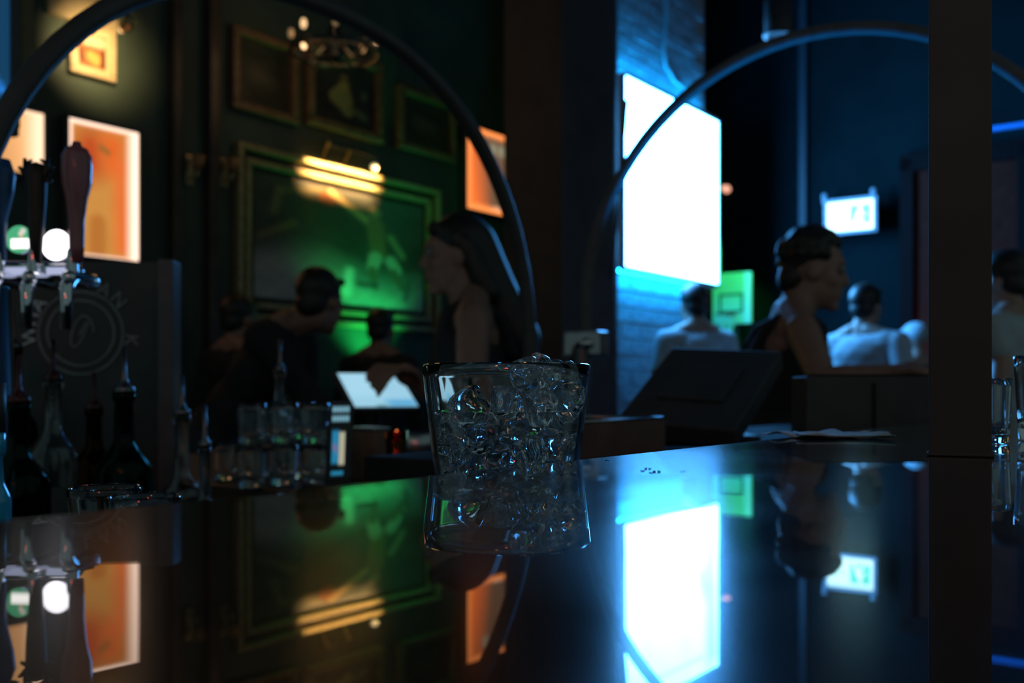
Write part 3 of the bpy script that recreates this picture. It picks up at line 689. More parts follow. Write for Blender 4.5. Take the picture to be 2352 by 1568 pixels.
bottle('dark bottle with tall neck under the white tap disc', 42, 1.16, 815, .035, ZI, dgl, redcap, lb_gr)
bottle('tall dark bottle nearest the left edge of the row', 30, 1.5, 715, .034, ZI, agl, None, lb_gr)
bottle('clear slim bottle with spout standing behind the stacked tumblers', 643, 1.72, 778, .024, ZG, CLEAR, GUN, None, .5)
bottle('small clear bottle with bent spout left of the stacked tumblers', 418, 1.4, 862, .03, ZI, CLEAR, GUN, None, .5)
bottle('narrow bottle with thin spout close to the stacked tumblers', 470, 1.32, 930, .022, ZI, CLEAR, GUN, None, .5)
bottle('blue glass bottle cut off by the left frame edge', -22, .44, 985, .0085, ZR, bluegl, BLACK, None, .5, .5, name='blue_bottle', pour=False, group=None)

# stacked tumblers
tum = None; k = 0
def tumbler_at(px, Y, lev, flip, lbl):
    global tum
    p = P(px, 0, Y); h = .061
    if tum is None:
        rt, rb, th = .0235, .019, .0018
        t = thing('tumbler', lbl, 'glass', (p.x, p.y, ZG), 0, 'tumblers stacked on the back bar')
        pr = [(0, 0), (rb, 0)] + [(rb + (rt - rb) * q / 6, h * q / 6) for q in range(1, 7)] + [(rt - th, h)] + [(rb + (rt - rb) * q / 6 - th, h * q / 6) for q in range(5, 0, -1)] + [(rb - th, .009), (0, .008)]
        MB().lathe(pr, 32).build('bowl', CLEAR, t, True)
        MB().lathe([(rb * .9, .0005), (rb * .9, .003), (rb * .98, .003), (rb * .98, .0005)], 28, (0, 0, -.0028)).build('foot_ring', CLEAR, t, True)
        tum = t
        r = t
    else: r = dup(tum, (0, 0, 0), 0, lbl)
    r.location = (p.x, p.y, ZG + .0035 + lev * .066); return r
cols = [(520, 1.64), (577, 1.52), (650, 1.56), (722, 1.55), (620, 1.68), (690, 1.68), (740, 1.75), (560, 1.70)]
pos = ('far left', 'second from left', 'middle', 'right end', 'back middle', 'back right', 'back right end', 'back left')
for q, (px, Y) in enumerate(cols):
    for lev in range(2 if q in (1, 2, 3, 5, 4) else 1):
        tumbler_at(px, Y, lev, False, '%s tumbler of the %s stack on the back bar' % (('bottom', 'second', 'third')[lev], pos[q]))

# table card
p = P(776, 1025, 1.5)
t = thing('table_card', 'small black tent card with white print beside the tumblers', 'sign', (p.x, p.y, ZG), math.radians(38))
MB().prism([(-.02, 0), (.02, 0), (.028, .16), (-.012, .16)], 0, .006, Matrix.Diagonal((1, 1, .8, 1))).build('card', BLACK, t)
MB().prism([(-.03, 0), (.03, 0), (.03, .008), (-.03, .008)], -.02, .06).build('foot', BLACK, t)
def fn_card(u, v):
    i = base(u, (.004, .006, .007))
    lt = (.35, .75, .95)
    for r_ in ((.86, .93), (.74, .81)):
        for k in range(6): i = rect(i, u, v, .1 + k * .135, .2 + k * .135, r_[0], r_[1], lt, .02)
    i = rect(i, u, v, .12, .45, .2, .62, (.03, .35, .65), .05); i = rect(i, u, v, .45, .72, .18, .6, (.75, .72, .5), .03)
    i = stroke(i, u, v, (.2, .42), (.34, .38), .04, .04, (.3, .25, .5), .06); i = rect(i, u, v, .12, .68, .05, .1, (.03, .35, .6), .02); return i
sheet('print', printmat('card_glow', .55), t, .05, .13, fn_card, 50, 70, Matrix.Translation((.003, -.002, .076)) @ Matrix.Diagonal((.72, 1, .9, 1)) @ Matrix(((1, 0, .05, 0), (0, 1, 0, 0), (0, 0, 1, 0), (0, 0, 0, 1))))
# napkin box and steel bowl
p = P(848, 1030, 1.7); t = thing('napkin_box', 'brown wooden napkin box right of the tent card', 'box', (p.x, p.y, ZG), TH)
MB().box(-.02, .02, -.03, .03, 0, .082, bev=.004).build('case', mat('warm_brown_wood', (.2, .12, .08), .45, var=.3), t)
MB().box(-.021, .021, -.031, .031, .0821, .088, bev=.002).build('lid', STEEL, t)
p = P(955, 1010, 1.78); t = thing('steel_bowl', 'shallow steel bowl behind the left side of the rocks glass', 'bowl', (p.x, p.y, ZI), 0)
t.location.z = ZG - .09
MB().lathe([(0, .1), (.03, .1), (.045, .13), (.055, .165), (.053, .165), (.043, .132), (.028, .104), (0, .104)], 40).build('bowl', STEEL, t, True)
MB().lathe([(0, .0905), (.03, .0905), (.03, .096), (.02, .1), (0, .1)], 30).build('foot', STEEL, t, True)

p = P(911, 1007, 1.6); t = thing('orange_glint', 'tiny made-up candle glowing orange left of the rocks glass', 'glint', (p.x, p.y, ZG + .0005))  # added glowing cup in place of the orange reflection on the steel bowl
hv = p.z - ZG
MB().lathe([(0, 0), (.014, 0), (.018, hv + .012), (.0165, hv + .012), (.013, .003), (0, .003)], 28).build('holder', glassmat('amber_glint_glass', (.9, .4, .12), 1.5), t, True)
MB().lathe([(0, .0035), (.0125, .0035), (.013, hv - .012), (0, hv - .012)], 24).build('glint_fill', mat('glint_fill', (.6, .45, .3), .6), t, True)
MB().lathe([(0, hv - .011), (.004, hv - .004), (.0055, hv), (.003, hv + .008), (0, hv + .014)], 16).build('glint_glow', emit('glint_glow', (1, .25, .05), 3.5), t, True)
# ------------------------------------------------------------------ tap tower
YT = 1.19
pc = P(75, 600, YT)
t = thing('tap_tower', 'chrome beer tap tower with three handles and lit discs', 'beer tap', (pc.x, pc.y, ZI), math.radians(-6))
def L(px, py, dy=0.0): q = P(px, py, YT + dy); M = Matrix.Rotation(math.radians(6), 3, 'Z'); v = M @ Vector((q.x - pc.x, q.y - pc.y, 0)); return Vector((v.x, v.y, q.z - ZI))
z_bar = L(80, 622).z
MB().cap((-.12, 0, z_bar), (.05, 0, z_bar - .004), .014, .014, 20).build('manifold', CHROME, t, True)
for x in (-.07,): MB().lathe([(0, 0), (.045, 0), (.045, .01), (.025, .03), (.022, z_bar), (0, z_bar)], 30, (x, .03, 0)).build('column', CHROME, t, True)
handm = mat('mauve_lacquer', (.3, .11, .13), .3, coat=.5); darkh = mat('dark_antler', (.035, .025, .02), .5)
def faucet(px, par):
    b = L(px, 640, -.03); f = MB().cap(b + Vector((0, .035, 0)), b + Vector((0, -.012, 0)), .011, .009, 14)
    f.tube([b + Vector((0, -.005, 0)), b + Vector((.001, -.02, -.012)), b + Vector((.003, -.024, -.06))], [.009, .008, .006], 12); f.cap(b + Vector((0, -.006, .0)), b + Vector((0, -.006, .03)), .008, .006, 12)
    return f.build('faucet', CHROME, par, True)
faucet(5, t); faucet(83, t); faucet(172, t)
MB().lathe([(0, 0), (.0075, 0), (.0085, .02), (.009, .05), (.012, .075), (.0165, .092), (.0175, .11), (.0165, .125), (.012, .133), (.006, .136), (.0045, .141), (0, .142)], 24, L(176, 605, -.035)).box(.006, .0125, -.006, .006, .09, .123, M=Matrix.Translation(L(179, 605, -.035)), bev=.002).build('tap_handle', handm, t, True)
h2 = MB().lathe([(0, 0), (.006, 0), (.008, .03), (.011, .07), (.012, .1), (.009, .115), (0, .118)], 20, L(83, 605, -.035)); q0 = L(83, 430, -.035)
h2.ell(q0, (.011, .011, .016))
h2.build('tap_handle', darkh, t, True)
ant = MB()
for s in (-1, 1):
    tip = q0 + Vector((s * .014, 0, .034)); mid = q0 + Vector((s * .012, 0, .016))
    ant.tube([q0 + Vector((0, 0, .005)), mid, tip], [.005, .0045, .002], 8)
    ant.tube([mid, q0 + Vector((s * .021, 0, .024))], [.004, .002], 8); ant.tube([q0 + Vector((s * .008, 0, .01)), q0 + Vector((s * .019, 0, .006))], [.004, .002], 8); ant.tube([mid * .4 + tip * .6, q0 + Vector((s * .005, 0, .032))], [.003, .0015], 8)
ant.build('antler_topper', darkh, t, True)
MB().lathe([(0, 0), (.006, 0), (.007, .05), (.014, .08), (.016, .1), (.01, .118), (0, .12)], 20, L(2, 600, -.035)).build('tap_handle', mat('blue_lacquer', (.04, .12, .3), .3), t, True)
def disc(u, v, rr=.5): return (u - .5) ** 2 + (v - .5) ** 2
def medallion(px, py, r, fn, mname, st):
    q = L(px, py, -.012); M = Matrix.Translation(q)
    MB().lathe([(0, 0), (r * 1.04, 0), (r * 1.04, .012), (0, .012)], 40, q, Matrix.Rotation(-math.pi / 2, 3, 'X')).build('disc_case', CHROME, t, True)
    n = 36; vs = []; fs = []; rings = 16
    for k in range(rings + 1):
        for i in range(n): vs.append(q + Vector((r * k / rings * math.cos(2 * math.pi * i / n), -.0015, r * k / rings * math.sin(2 * math.pi * i / n))))
    fs = [(k * n + i, k * n + (i + 1) % n, (k + 1) * n + (i + 1) % n, (k + 1) * n + i) for k in range(rings) for i in range(n)]
    me = bpy.data.meshes.new('lit_disc'); me.from_pydata([tuple(x) for x in vs], [], fs)
    uu = np.array([[(x.x - q.x) / (2 * r) + .5, (x.z - q.z) / (2 * r) + .5] for x in vs]); col = fn(uu[:, 0], uu[:, 1])
    at = me.color_attributes.new('ink', 'FLOAT_COLOR', 'POINT'); at.data.foreach_set('color', np.concatenate([col, np.ones((len(vs), 1))], 1).astype(np.float32).ravel())
    me.materials.append(printmat(mname, st)); o = bpy.data.objects.new('lit_disc', me); C.objects.link(o); o.parent = t
def fg(u, v):
    i = base(u, (.07, .42, .2)); i = rect(i, u, v, .2, .95, .18, .52, (2.2, 2.1, 2.0), .05); i = stroke(i, u, v, (.58, .7), (.66, .8), .09, .1, (.75, .7, .62), .08); i = stroke(i, u, v, (.6, .6), (.6, .62), .04, .04, (1, .35, .2), .06); return i
medallion(45, 550, .0165, fg, 'green_disc_glow', 1.0)
medallion(131, 563, .0182, lambda u, v: base(u, (.95, .93, 1.0)), 'white_disc_glow', 3.0)
for px in (45, 140): MB().box(-.016, .016, -.004, .004, -.004, .004, M=Matrix.Translation(L(px, 622, -.022))).build('lit_bar', emit('lavender_strip', (.5, .55, .8), .8), t)

# black board with a ring of letters behind the taps
YS = 1.59
a1v = P(388, 600, YS); wS = .36
t = thing('logo_board', 'black board with a round white letter badge behind the taps', 'board', P(388, 900, YS) - Vector((wS / 2, 0, 0)), math.radians(4))
t.location.z = ZI
zt = a1v.z - ZI
MB().box(-wS / 2, wS / 2, 0, .04, 0, zt, bev=.004).build('board', BLACK, t)
MB().box(wS / 2 - .02, wS / 2 + .004, -.006, .046, 0, zt + .004, bev=.003).build('edge_post', mat('mauve_grey_edge', (.12, .1, .105), .5), t)
cx, cz = (P(185, 765, YS).x - t.location.x), P(185, 765, YS).z - ZI
ink = mat('chalk_grey', (.3, .31, .33), .7)
for rr in (.066, .052): MB().tube([(cx + rr * math.cos(q * math.pi / 32), -.001, cz + rr * math.sin(q * math.pi / 32)) for q in range(64)], .0018, 6, True).build('badge_ring', ink, t, True)
MB().tube([(cx + .02 * math.cos(q / 6) * (1 - q / 80), -.001, cz + .03 * math.sin(q / 5) * (1 - q / 90)) for q in range(50)], .0015, 6).build('badge_scroll', ink, t, True)
def letter(ch, ang, r, sz=.03):
    c = bpy.data.curves.new('letter', 'FONT'); c.body = ch; c.size = sz; c.align_x = 'CENTER'; c.align_y = 'CENTER'; c.extrude = .0008
    co = bpy.data.objects.new('lettercurve', c); me = bpy.data.meshes.new_from_object(co); bpy.data.objects.remove(co); me.name = 'letter'
    me.materials.clear(); me.materials.append(ink if ang < 100 else mat('chalk_white', (.75, .77, .82), .7)); o = bpy.data.objects.new('letter', me); C.objects.link(o); o.parent = t
    a = math.radians(ang); o.location = (cx + r * math.cos(a), -.0015, cz + r * math.sin(a))
    o.rotation_euler = (math.pi / 2, -(a - math.pi / 2), 0)
for ch, ang in (('W', 183), ('H', 163), ('A', 145), ('L', 82), ('A', 62), ('N', 42), ('K', -8)): letter(ch, ang, .079)

# ------------------------------------------------------------------ arched rails
def arch(label, plane, c, ctr_b, ctr_z, rad, post_base, name='arched_rail', m=BLACK, ex=2.0, base2=None):
    sg = lambda q: math.copysign(abs(q) ** (2 / ex), q)
    base2 = post_base if base2 is None else base2
    # plane 'b': arch stands along a;  plane 'a': arch stands along b
    t = thing(name, label, 'arch', R(ctr_b, c, 0) if plane == 'b' else R(c, ctr_b, 0), TH, 'black arched rails over the bar')
    ax = (lambda x, z: (x, 0, z)) if plane == 'b' else (lambda x, z: (0, x, z))
    pts = [ax(-rad, base2)] + [ax(-rad, ctr_z - .05)] + [ax(rad * sg(math.cos(math.pi - k * math.pi / 40)), ctr_z + rad * sg(math.sin(math.pi - k * math.pi / 40))) for k in range(41)] + [ax(rad, ctr_z - .12), ax(rad, post_base)]
    MB().tube(pts, .0135, 16).build('hoop', m, t, True)
    for s in (-1, 1):
        MB().lathe([(0, 0), (.045, 0), (.045, .008), (.02, .02), (.02, .1), (0, .1)], 24, ax(s * rad, post_base if s > 0 else base2)).build('foot', DARKMETAL, t, True)
    return t, ax
tA, ax = arch('black metal arch over the taps and bottles', 'b', 1.1, 1.02, ZC + .04, .525, ZG, ex=2.2, base2=ZI)
tB, ax = arch('tall black metal arch edged by blue light over the till', 'a', 2.02, .727, ZC + .185, .548, 0, m=ARCHM, base2=ZB)
for s in (1,):
    MB().box(-.025, .025, -.05, .05, -.03, .03, M=Matrix.Translation(ax(s * .548, P(0, 790, 2.38).z)), bev=.006).build('clamp', STEEL, tB)
MB().ell(Vector(ax(.548, P(0, 790, 2.38).z)) + Vector((-.03, -.02, 0)), (.014, .014, .014)).build('clamp_knob', CHROME, tB, True)
MB().cap(Vector(ax(.548, .4)) + Vector((-.02, 0, 0)), Vector(ax(.548, P(0, 808, 2.38).z)) + Vector((-.02, 0, 0)), .024, .024, 20).build('sleeve', DARKMETAL, tB, True)

t = thing('blue_helper_light', 'added blue helper light under the tall arch, behind the till monitor', 'spotlight', R(2.2, .73, ZR + .0005), TH)  # made-up hidden source, added to turn the arch's inner edge blue
MB().lathe([(0, 0), (.025, 0), (.025, .006), (.01, .012), (.01, .03), (.028, .035), (.032, .07), (.028, .07), (.024, .045), (0, .045)], 24).build('housing', BLACK, t, True)
MB().lathe([(0, .05), (.0235, .05), (.0235, .052), (0, .052)], 24).build('lens', emit('blue_helper_lens', (0, .25, 1), 2), t, True)
lamp('blue_arch_helper', 'SPOT', R(2.2, .73, ZR + .085), (0, .3, 1), 30, size=.02, aim=R(2.17, .73, ZR + .5), angle=108, blend=.4)
# ------------------------------------------------------------------ steel post on the bar
p0 = P(2206, 0, .575)
t = thing('bar_post', 'dark square post rising from the bar top, nearest the camera', 'post', (p0.x, p0.y, ZB), math.radians(-25.5))
postm = mat('brown_black_paint', (.05, .045, .042), .6, var=.3, scale=12)
MB().box(-.0163, .0163, -.0163, .0163, .0, 3.1, bev=.001).build('shaft', postm, t)
MB().box(-.0175, .0175, -.0175, .0175, 0.0003, .002, bev=.0005).build('base_plate', postm, t)

# ------------------------------------------------------------------ tills, trays
def slab_thing(name, label, cat, tl, e1, e2, th, foot_z, screen=None):
    # tilted slab: tl corner, e1 along its top edge, e2 down its left edge
    e1 = Vector(e1); e2 = Vector(e2); n = e1.cross(e2).normalized(); c = Vector(tl) + e1 / 2 + e2 / 2
    x = e1.normalized(); z = -(e2 - x * e2.dot(x)).normalized(); y = z.cross(x)
    M3 = Matrix((x, y, z)).transposed(); W, H = e1.length, e2.length
    basep = c + y * .06
    t = thing(name, label, cat, (basep.x, basep.y, foot_z)); off = c - Vector(t.location)
    M = Matrix.Translation(off) @ M3.to_4x4()
    MB().box(-W / 2 - .012, W / 2 + .012, .0, th, -H / 2 - .012, H / 2 + .012, M, bev=.004).build('housing', BLACK, t)
    if screen: sheet('screen', printmat('till_glow', 1.0), t, W, H, screen, 50, 50, M @ Matrix.Translation((0, -.0015, 0)))
    s = MB().tube([M @ Vector((0, th * .8, 0)), M @ Vector((0, th + .05, -.01)), Vector((.0, .02, .06)), Vector((0, .01, .03)), Vector((0, .005, .0145))], .016, 12); s.build('stand', BLACK, t, True)
    MB().box(-.07, .07, -.06, .06, 0.0003, .014, bev=.004).build('foot', BLACK, t)
    return t, M, W, H, th
def fn_scr(u, v):
    i = base(u, (.33, .62, .78)); i = rect(i, u, v, .55, 1, 0, .2, (.1, .4, .68), .15); i = rect(i, u, v, .35, .5, 0, .06, (.1, .3, .35), .05); i = rect(i, u, v, .0, .55, .3, 1, (.38, .68, .84), .2); return i
slab_thing('till_tablet', 'glowing till tablet the bartender is tapping', 'tablet', P(768, 858, 2.63), P(908, 859, 2.71) - P(768, 858, 2.63), P(822, 935, 2.51) - P(768, 858, 2.63), .015, ZG, fn_scr)
tt, M, W, H, th = slab_thing('till_monitor', 'dark till monitor seen from behind, right of the ice glass', 'monitor', P(1572, 806, 1.6), P(1792, 815, 1.52) - P(1572, 806, 1.6), P(1420, 955, 1.46) - P(1572, 806, 1.6), .03, ZR + .0005)
MB().box(-.05, .05, -.006, -.0005, -.05, .05, M, bev=.003).build('back_plate', BLACK, tt)
# tray with bright edge
a0, _ = toab(P(1322, 0, 1.15)); p0 = P(1322, 972, 1.15); ta0, tb0 = toab(p0); ta1 = ta0 + .22
t = thing('garnish_tray', 'low brown tray with blue-lit rim right of the ice glass', 'tray', R((ta0 + ta1) / 2, tb0 + .06, ZR + .0005), TH)
hT = .043; trm = mat('tray_brown', (.16, .1, .085), .4)
for x0, x1, y0, y1, z0, z1 in ((-.11, .11, -.06, .06, 0, .004), (-.11, .11, -.06, -.056, .004, hT), (-.11, .11, .056, .06, .004, hT), (-.11, -.106, -.056, .056, .004, hT), (.106, .11, -.056, .056, .004, hT)):
    MB().box(x0, x1, y0, y1, z0, z1).build('tray_wall' if z0 else 'tray_floor', trm, t)
MB().tube([(-.11, -.058, hT), (.11, -.058, hT), (.11, .058, hT), (-.11, .058, hT)], .0028, 8, True).build('rim', STEEL, t, True)
# black caddy and napkins
p = P(1985, 930, 1.3); t = thing('bar_caddy', 'black bar caddy box behind the napkins by the post', 'caddy', (p.x, p.y, ZR + .0005), math.radians(3))
hC = P(0, 866, 1.3).z - ZR
MB().box(-.087, .087, -.03, .03, 0, hC, bev=.0015).build('case', BLACK, t)
MB().box(-.074, .074, -.026, .026, hC, hC + .003).build('lid', RUBBER, t)
MB().box(-.002, .002, -.032, -.029, .01, hC - .008).build('divider', RUBBER, t)
napm = mat('napkin_paper', (.5, .5, .5), .8, var=.05)
for k, (px, Yq, rz, lb) in enumerate(((1870, .80, .35, 'crumpled paper napkin lying flat on the bar before the caddy'), (1935, .775, -.2, 'folded paper napkin on the bar close to the post'))):
    p = P(px, 1000, Yq); g = 14; vs = []
    for j in range(g):
        for i in range(g):
            x, y = (i / (g - 1) - .5) * .07, (j / (g - 1) - .5) * .05; vs.append((x, y, .0012 + .0022 * (1 + math.sin(x * 130 + k) * math.cos(y * 150 + 2 * k)) * (.4 + abs(x) * 12)))
    o = MB().add(vs, [(j * g + i, j * g + i + 1, (j + 1) * g + i + 1, (j + 1) * g + i) for j in range(g - 1) for i in range(g - 1)]).build('paper_napkin', napm, None, True, loc=(p.x, p.y, ZB), rz=rz)
    sol = o.modifiers.new('thick', 'SOLIDIFY'); sol.thickness = .0006; tag(o, lb, 'napkin')
lathe_glass('highball_glass', 'tall clear glass on the bar at the right frame edge', 'glass', 2395, .73, P(0, 818, .73).z, ZB, .0195, .016, th=.0016, bt=.008)
lathe_glass('small_glass', 'low clear glass on the bar half hidden by the post', 'glass', 2278, .69, P(0, 870, .69).z, ZB, .013, .011, th=.0014, bt=.006)

# ------------------------------------------------------------------ people
SKIN = mat('skin', (.33, .185, .135), .5, var=.08); SKIN2 = mat('skin_pale', (.42, .26, .2), .5, var=.08)
HAIRM = mat('dark_hair', (.02, .015, .012), .45, var=.4, scale=120)
BLKCLOTH = mat('black_cloth', (.02, .02, .022), .85); WHT = mat('white_cotton', (.45, .52, .55), .85, var=.06); GREYC = mat('grey_cotton', (.3, .32, .34), .85)
JEAN = mat('dark_jeans', (.03, .035, .05), .85); EYE = mat('eye_white', (.22, .22, .21), .5); CAPM = mat('blue_cap_cloth', (.35, .42, .45), .8)
def person(label, foot, face, h=1.72, lean=0, turn=0, nod=0, arms=None, top='tee', topm=BLKCLOTH, hair='short', skin=SKIN, voxel=.009, cap=False, build=1.0, hairm=HAIRM, curl=1.0):
    s = h / 1.75; phi = math.atan2(-face[0], face[1]); inv = Matrix.Rotation(-phi, 3, 'Z')
    def loc(wp): v = inv @ (Vector(wp) - Vector((foot[0], foot[1], 0))); return v / s
    ln = math.radians(lean); pv = Vector((0, 0, .95))
    def U(p):
        p = Vector(p) - pv; return pv + Vector((p.x, p.y * math.cos(ln) + p.z * math.sin(ln), -p.y * math.sin(ln) + p.z * math.cos(ln)))
    body, cloth, legs, hr = MB(), MB(), MB(), MB()
    RL = Matrix.Rotation(-ln, 3, 'X')
    bw = build
    torso = [((0, .005, 1.28), (.165 * bw, .105, .19)), ((0, .0, 1.1), (.145 * bw, .1, .15)), ((0, 0, .97), (.16 * bw, .112, .12)), ((0, -.03, 1.37), (.15 * bw, .085, .1))]
    for c_, r_ in torso: body.ell(U(c_), r_, RL)
    SH = {k: U((sx * .185 * bw, -.01, 1.415)) for k, sx in (('L', -1), ('R', 1))}
    body.cap(U((-.12, -.015, 1.42)), U((.12, -.015, 1.42)), .062, .062)
    body.cap(U((0, -.03, 1.4)), U((0, 0, 1.54)), .066, .055)
    for k, sx in (('L', -1), ('R', 1)):
        body.cap(U((sx * .05, -.03, 1.49)), SH[k], .045, .05)
        el, wr = (arms or {}).get(k, (None, None))
        el = loc(el) if el is not None else U((sx * .245 * bw, -.03, 1.12)); wr = loc(wr) if wr is not None else U((sx * .25 * bw, .07, .88)) 
        body.cap(SH[k], el, .052, .04); body.cap(el, el * .6 + wr * .4, .041, .04); body.cap(el * .6 + wr * .4, wr, .039, .026)
        d = (wr - el).normalized(); n = Vector((0, 0, -1)); sd = d.cross(n); 
        if sd.length < .2: sd = Vector((0, 1, 0))
        sd.normalize(); n = sd.cross(d); flip = 1 if sx > 0 else -1
        body.cap(wr, wr + d * .05, .024, .03); 
        for q, (o_, l1) in enumerate(((-.03, .075), (-.01, .085), (.01, .08), (.029, .062))):
            kn = wr + d * .085 + sd * o_; body.cap(wr + d * .02 + sd * o_ * .7, kn, .015, .011); 
            n2 = n if n.z < 0 else -n
            m1 = kn + d * l1 * .5 + n2 * (.008 + .004 * q) * curl; m2 = m1 + d * l1 * .32 / curl ** .5 + n2 * (.02 + .004 * q) * curl; body.cap(kn, m1, .0105, .0095); body.cap(m1, m2, .0095, .0085)
        tb_ = wr + d * .03 - sd * flip * .028; tm = tb_ + d * .035 - sd * flip * .022; body.cap(tb_, tm, .014, .012); body.cap(tm, tm + d * .03 - sd * flip * .004 + n2 * .01, .011, .0095)
        if top == 'tee': cloth.cap(SH[k], SH[k] * .45 + el * .55, .068, .06)
        if top == 'long': cloth.cap(SH[k], el, .066, .054); cloth.cap(el, wr, .054, .042)
    for sx in (-1, 1):
        hp = Vector((sx * .09, 0, .92)); kn = Vector((sx * .1, .02, .5)); an = Vector((sx * .1, -.02, .09))
        for mb_, g in ((body, 0), (legs, .014)):
            mb_.cap(hp, kn, .085 + g, .058 + g); mb_.cap(kn, kn * .6 + an * .4, .057 + g, .055 + g); mb_.cap(kn * .6 + an * .4, an, .054 + g, .038 + g)
        body.cap(an, Vector((sx * .105, -.05, .045)), .038, .04); body.cap(Vector((sx * .105, -.05, .04)), Vector((sx * .115, .13, .03)), .038, .028)
    legs.ell((0, 0, .97), (.175 * bw, .126, .1))
    for c_, r_ in torso[:3]: cloth.ell(U(c_), (r_[0] + .014, r_[1] + .014, r_[2] + .01), RL)
    if top != 'tank':
        cloth.ell(U(torso[3][0]), tuple(x + .012 for x in torso[3][1]), RL); cloth.cap(U((-.13 * bw, -.015, 1.42)), U((.13 * bw, -.015, 1.42)), .075, .075)
    else:
        for sx in (-1, 1): cloth.tube([U((sx * .1, .1, 1.3)), U((sx * .1, .06, 1.45)), U((sx * .1, -.02, 1.488)), U((sx * .1, -.1, 1.42)), U((sx * .09, -.13, 1.3))], .02, 8)
    # head
    H0 = U((0, .02, 1.625)); HR = Matrix.Rotation(math.radians(turn), 3, 'Z') @ Matrix.Rotation(-math.radians(nod) - ln * .4, 3, 'X')
    def hp_(p): return H0 + HR @ Vector(p)
    body.ell(hp_((0, -.01, .025)), (.073, .092, .092), HR, 3); body.ell(hp_((0, .025, -.05)), (.056, .066, .068), HR, 3); body.ell(hp_((0, .068, -.1)), (.024, .022, .02), HR)
    body.cap(hp_((0, .083, .012)), hp_((0, .1, -.024)), .009, .0125); body.ell(hp_((0, .084, -.066)), (.024, .012, .011), HR); body.ell(hp_((0, .07, .035)), (.05, .02, .014), HR)
    for sx in (-1, 1):
        body.ell(hp_((sx * .073, -.01, -.008)), (.011, .02, .032), HR); body.ell(hp_((sx * .04, .05, -.025)), (.024, .026, .024), HR)
    body.cap(hp_((0, -.02, -.06)), U((0, -.02, 1.47)), .055, .056)
    # hair
    if hair == 'curly':
        g = random.Random(11)
        for q in range(90):
            th_ = g.uniform(0, 6.283); ph = g.uniform(-.35, 1.5); v = Vector((math.cos(th_) * math.cos(ph), math.sin(th_) * math.cos(ph), math.sin(ph)))
            if v.y > .45 and v.z < .55: continue
            hr.ell(hp_((v.x * .078, v.y * .096 - .018, v.z * .09 + .04)), (.02, .02, .02), None, 1)
        hr.ell(hp_((0, -.025, .045)), (.08, .092, .09), HR)
        hr.ell(hp_((0, -.06, -.03)), (.06, .05, .06), HR)
    elif not cap:
        hr.ell(hp_((0, -.022, .045)), (.081, .096, .086), HR, 3); hr.ell(hp_((0, -.055, -.015)), (.068, .055, .065), HR)
        for sx in (-1, 1): hr.cap(hp_((sx * .07, .0, .05)), hp_((sx * .073, -.015, -.0)), .016, .01)
        hr.cap(hp_((-.045, .062, .085)), hp_((.045, .062, .085)), .018, .018)
    if hair == 'long':
        hr.cap(hp_((0, -.07, .04)), hp_((0, -.115, -.1)), .062, .066); hr.cap(hp_((0, -.115, -.1)), U((.0, -.16, 1.36)), .066, .07); hr.cap(U((0, -.16, 1.36)), U((0, -.165, 1.2)), .068, .035)
        for sx in (-1, 1): hr.cap(hp_((sx * .06, -.03, .03)), hp_((sx * .05, -.09, -.12)), .03, .04)
    sc = lambda m: [tuple(Vector(v) * s) for v in m.v]
    for m_ in (body, cloth, legs, hr): m_.v = sc(m_)
    root = body.build('person', skin, None, True, loc=(foot[0], foot[1], 0), rz=phi, voxel=voxel); tag(root, label, 'person')
    cl = cloth.build('tank_top' if top == 'tank' else 'shirt', topm, root, True, voxel=.011); legs.build('trousers', JEAN, root, True, voxel=.012)
    if hr.v: hr.build('hair', hairm, root, True, voxel=.008)
    for sx in (-1, 1): MB().ell(hp_((sx * .031, .076, .012)) * s, (.0125 * s,) * 3).build('eye', EYE, root, True)
    for sx in (-1, 1):
        sh = MB().cap(Vector((sx * .105, -.055, .045)) * s, Vector((sx * .115, .14, .04)) * s, .045 * s, .036 * s); sh.v = [(x, y, max(z, .001)) for x, y, z in sh.v]; sh.build('shoe', BLKCLOTH, root, True)
    if cap:
        cm = MB().ell(hp_((0, -.015, .05)) * s, (.084 * s, .1 * s, .082 * s), HR, 3); cm.build('cap', CAPM, root, True)
        MB().cap(hp_((0, .08, .055)) * s, hp_((0, .14, .045)) * s, .045 * s, .03 * s, 12).build('cap_brim', CAPM, root, True)
    return root
def stand(px, py, Y, back=0.0):                     # foot point and height from the head centre seen at (px, py)
    q = P(px, py, Y); return (q.x, q.y), q.z + .125
# bartender woman at the tablet
f, h = stand(1062, 592, 2.85)
wristR = P(962, 880, 2.43); elbR = P(1080, 962, 2.56)
person('woman bartender with long dark hair and black tank top, arm out to tablet', (f[0] + .04, f[1]), (-1, -.12), h, 4, 0, 2, {'L': (elbR, wristR), 'R': None or (P(1120, 930, 3.0), P(1060, 1000, 3.05))}, 'tank', BLKCLOTH, 'long', SKIN, .007, curl=1.9)
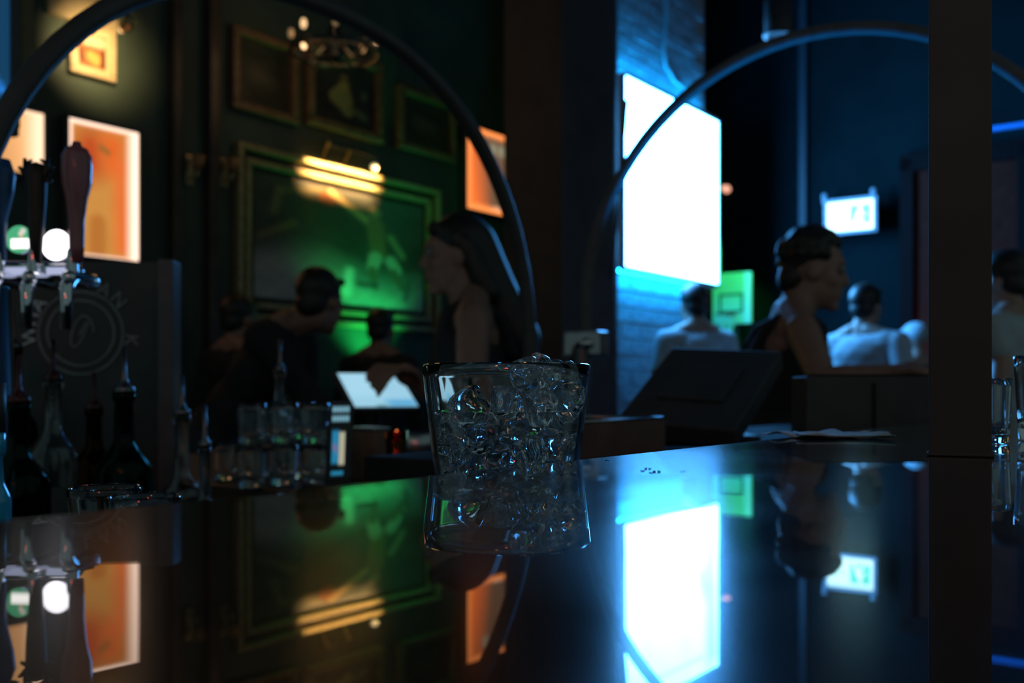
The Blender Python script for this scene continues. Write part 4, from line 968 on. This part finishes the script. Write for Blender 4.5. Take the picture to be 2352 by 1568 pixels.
# bartender man at the right
f, h = stand(1862, 618, 2.85)
person('curly haired bartender in profile with blue-lit bare shoulders, right of monitor', (f[0] - .14, f[1]), (1, -.1), h, 12, -4, 4, {'R': (P(1890, 875, 2.5), P(2045, 858, 2.42)), 'L': (P(1900, 900, 2.9), P(2040, 880, 2.9))}, 'tank', BLKCLOTH, 'curly', SKIN, .007, build=1.1)
f, h = stand(1985, 705, 5.3)
person('man in white T-shirt behind the curly haired bartender', f, (.8, .6), h, 0, 10, 0, None, 'tee', WHT, 'short', SKIN2, build=1.15)
f, h = stand(1597, 700, 5.7)
person('man in pale T-shirt seen from behind under the light box', f, (-.25, 1), h, 0, 0, 0, None, 'tee', WHT, 'short', SKIN2)
f, h = stand(2105, 790, 5.8)
person('person in a pale blue cap partly hidden behind the post', f, (-.3, 1), h, 0, 0, 0, None, 'tee', BLKCLOTH, 'none', SKIN2, cap=True)
f, h = stand(2350, 640, 3.9)
person('person in white and blue shirt at the right frame edge', f, (-.6, .8), h, 6, 0, 0, {'L': (P(2300, 830, 3.8), P(2290, 950, 3.7))}, 'tee', WHT, 'short', SKIN2)
# patrons before the painting
f, h = stand(715, 690, 3.9)
person('dark patron bending forward in front of the large painting', (f[0] - .36, f[1] - .05), (.97, -.2), h + .14, 38, 75, -8, {'R': (P(700, 900, 3.7), P(790, 985, 3.65)), 'L': (P(700, 900, 4.05), P(790, 985, 4.0))}, 'long', BLKCLOTH, 'short', SKIN)
f, h = stand(545, 738, 4.45)
person('dark patron standing at the left edge of the painting', f, (.5, .8), h, 0, 0, 0, None, 'long', BLKCLOTH, 'short', SKIN)
f, h = stand(872, 762, 5.2)
person('dark patron beneath the right half of the painting', f, (.3, 1), h, 0, 0, 0, None, 'long', BLKCLOTH, 'short', SKIN)

# lamps of the room behind the camera (dim warm and red bar lighting)
lamp('red_bar_lamp', 'POINT', R(-1.6, -1.2, 2.3), (1, .1, .06), 8, size=.12)
lamp('warm_bar_lamp', 'POINT', R(-1.8, -.6, 2.8), (1, .5, .28), 4, size=.08)
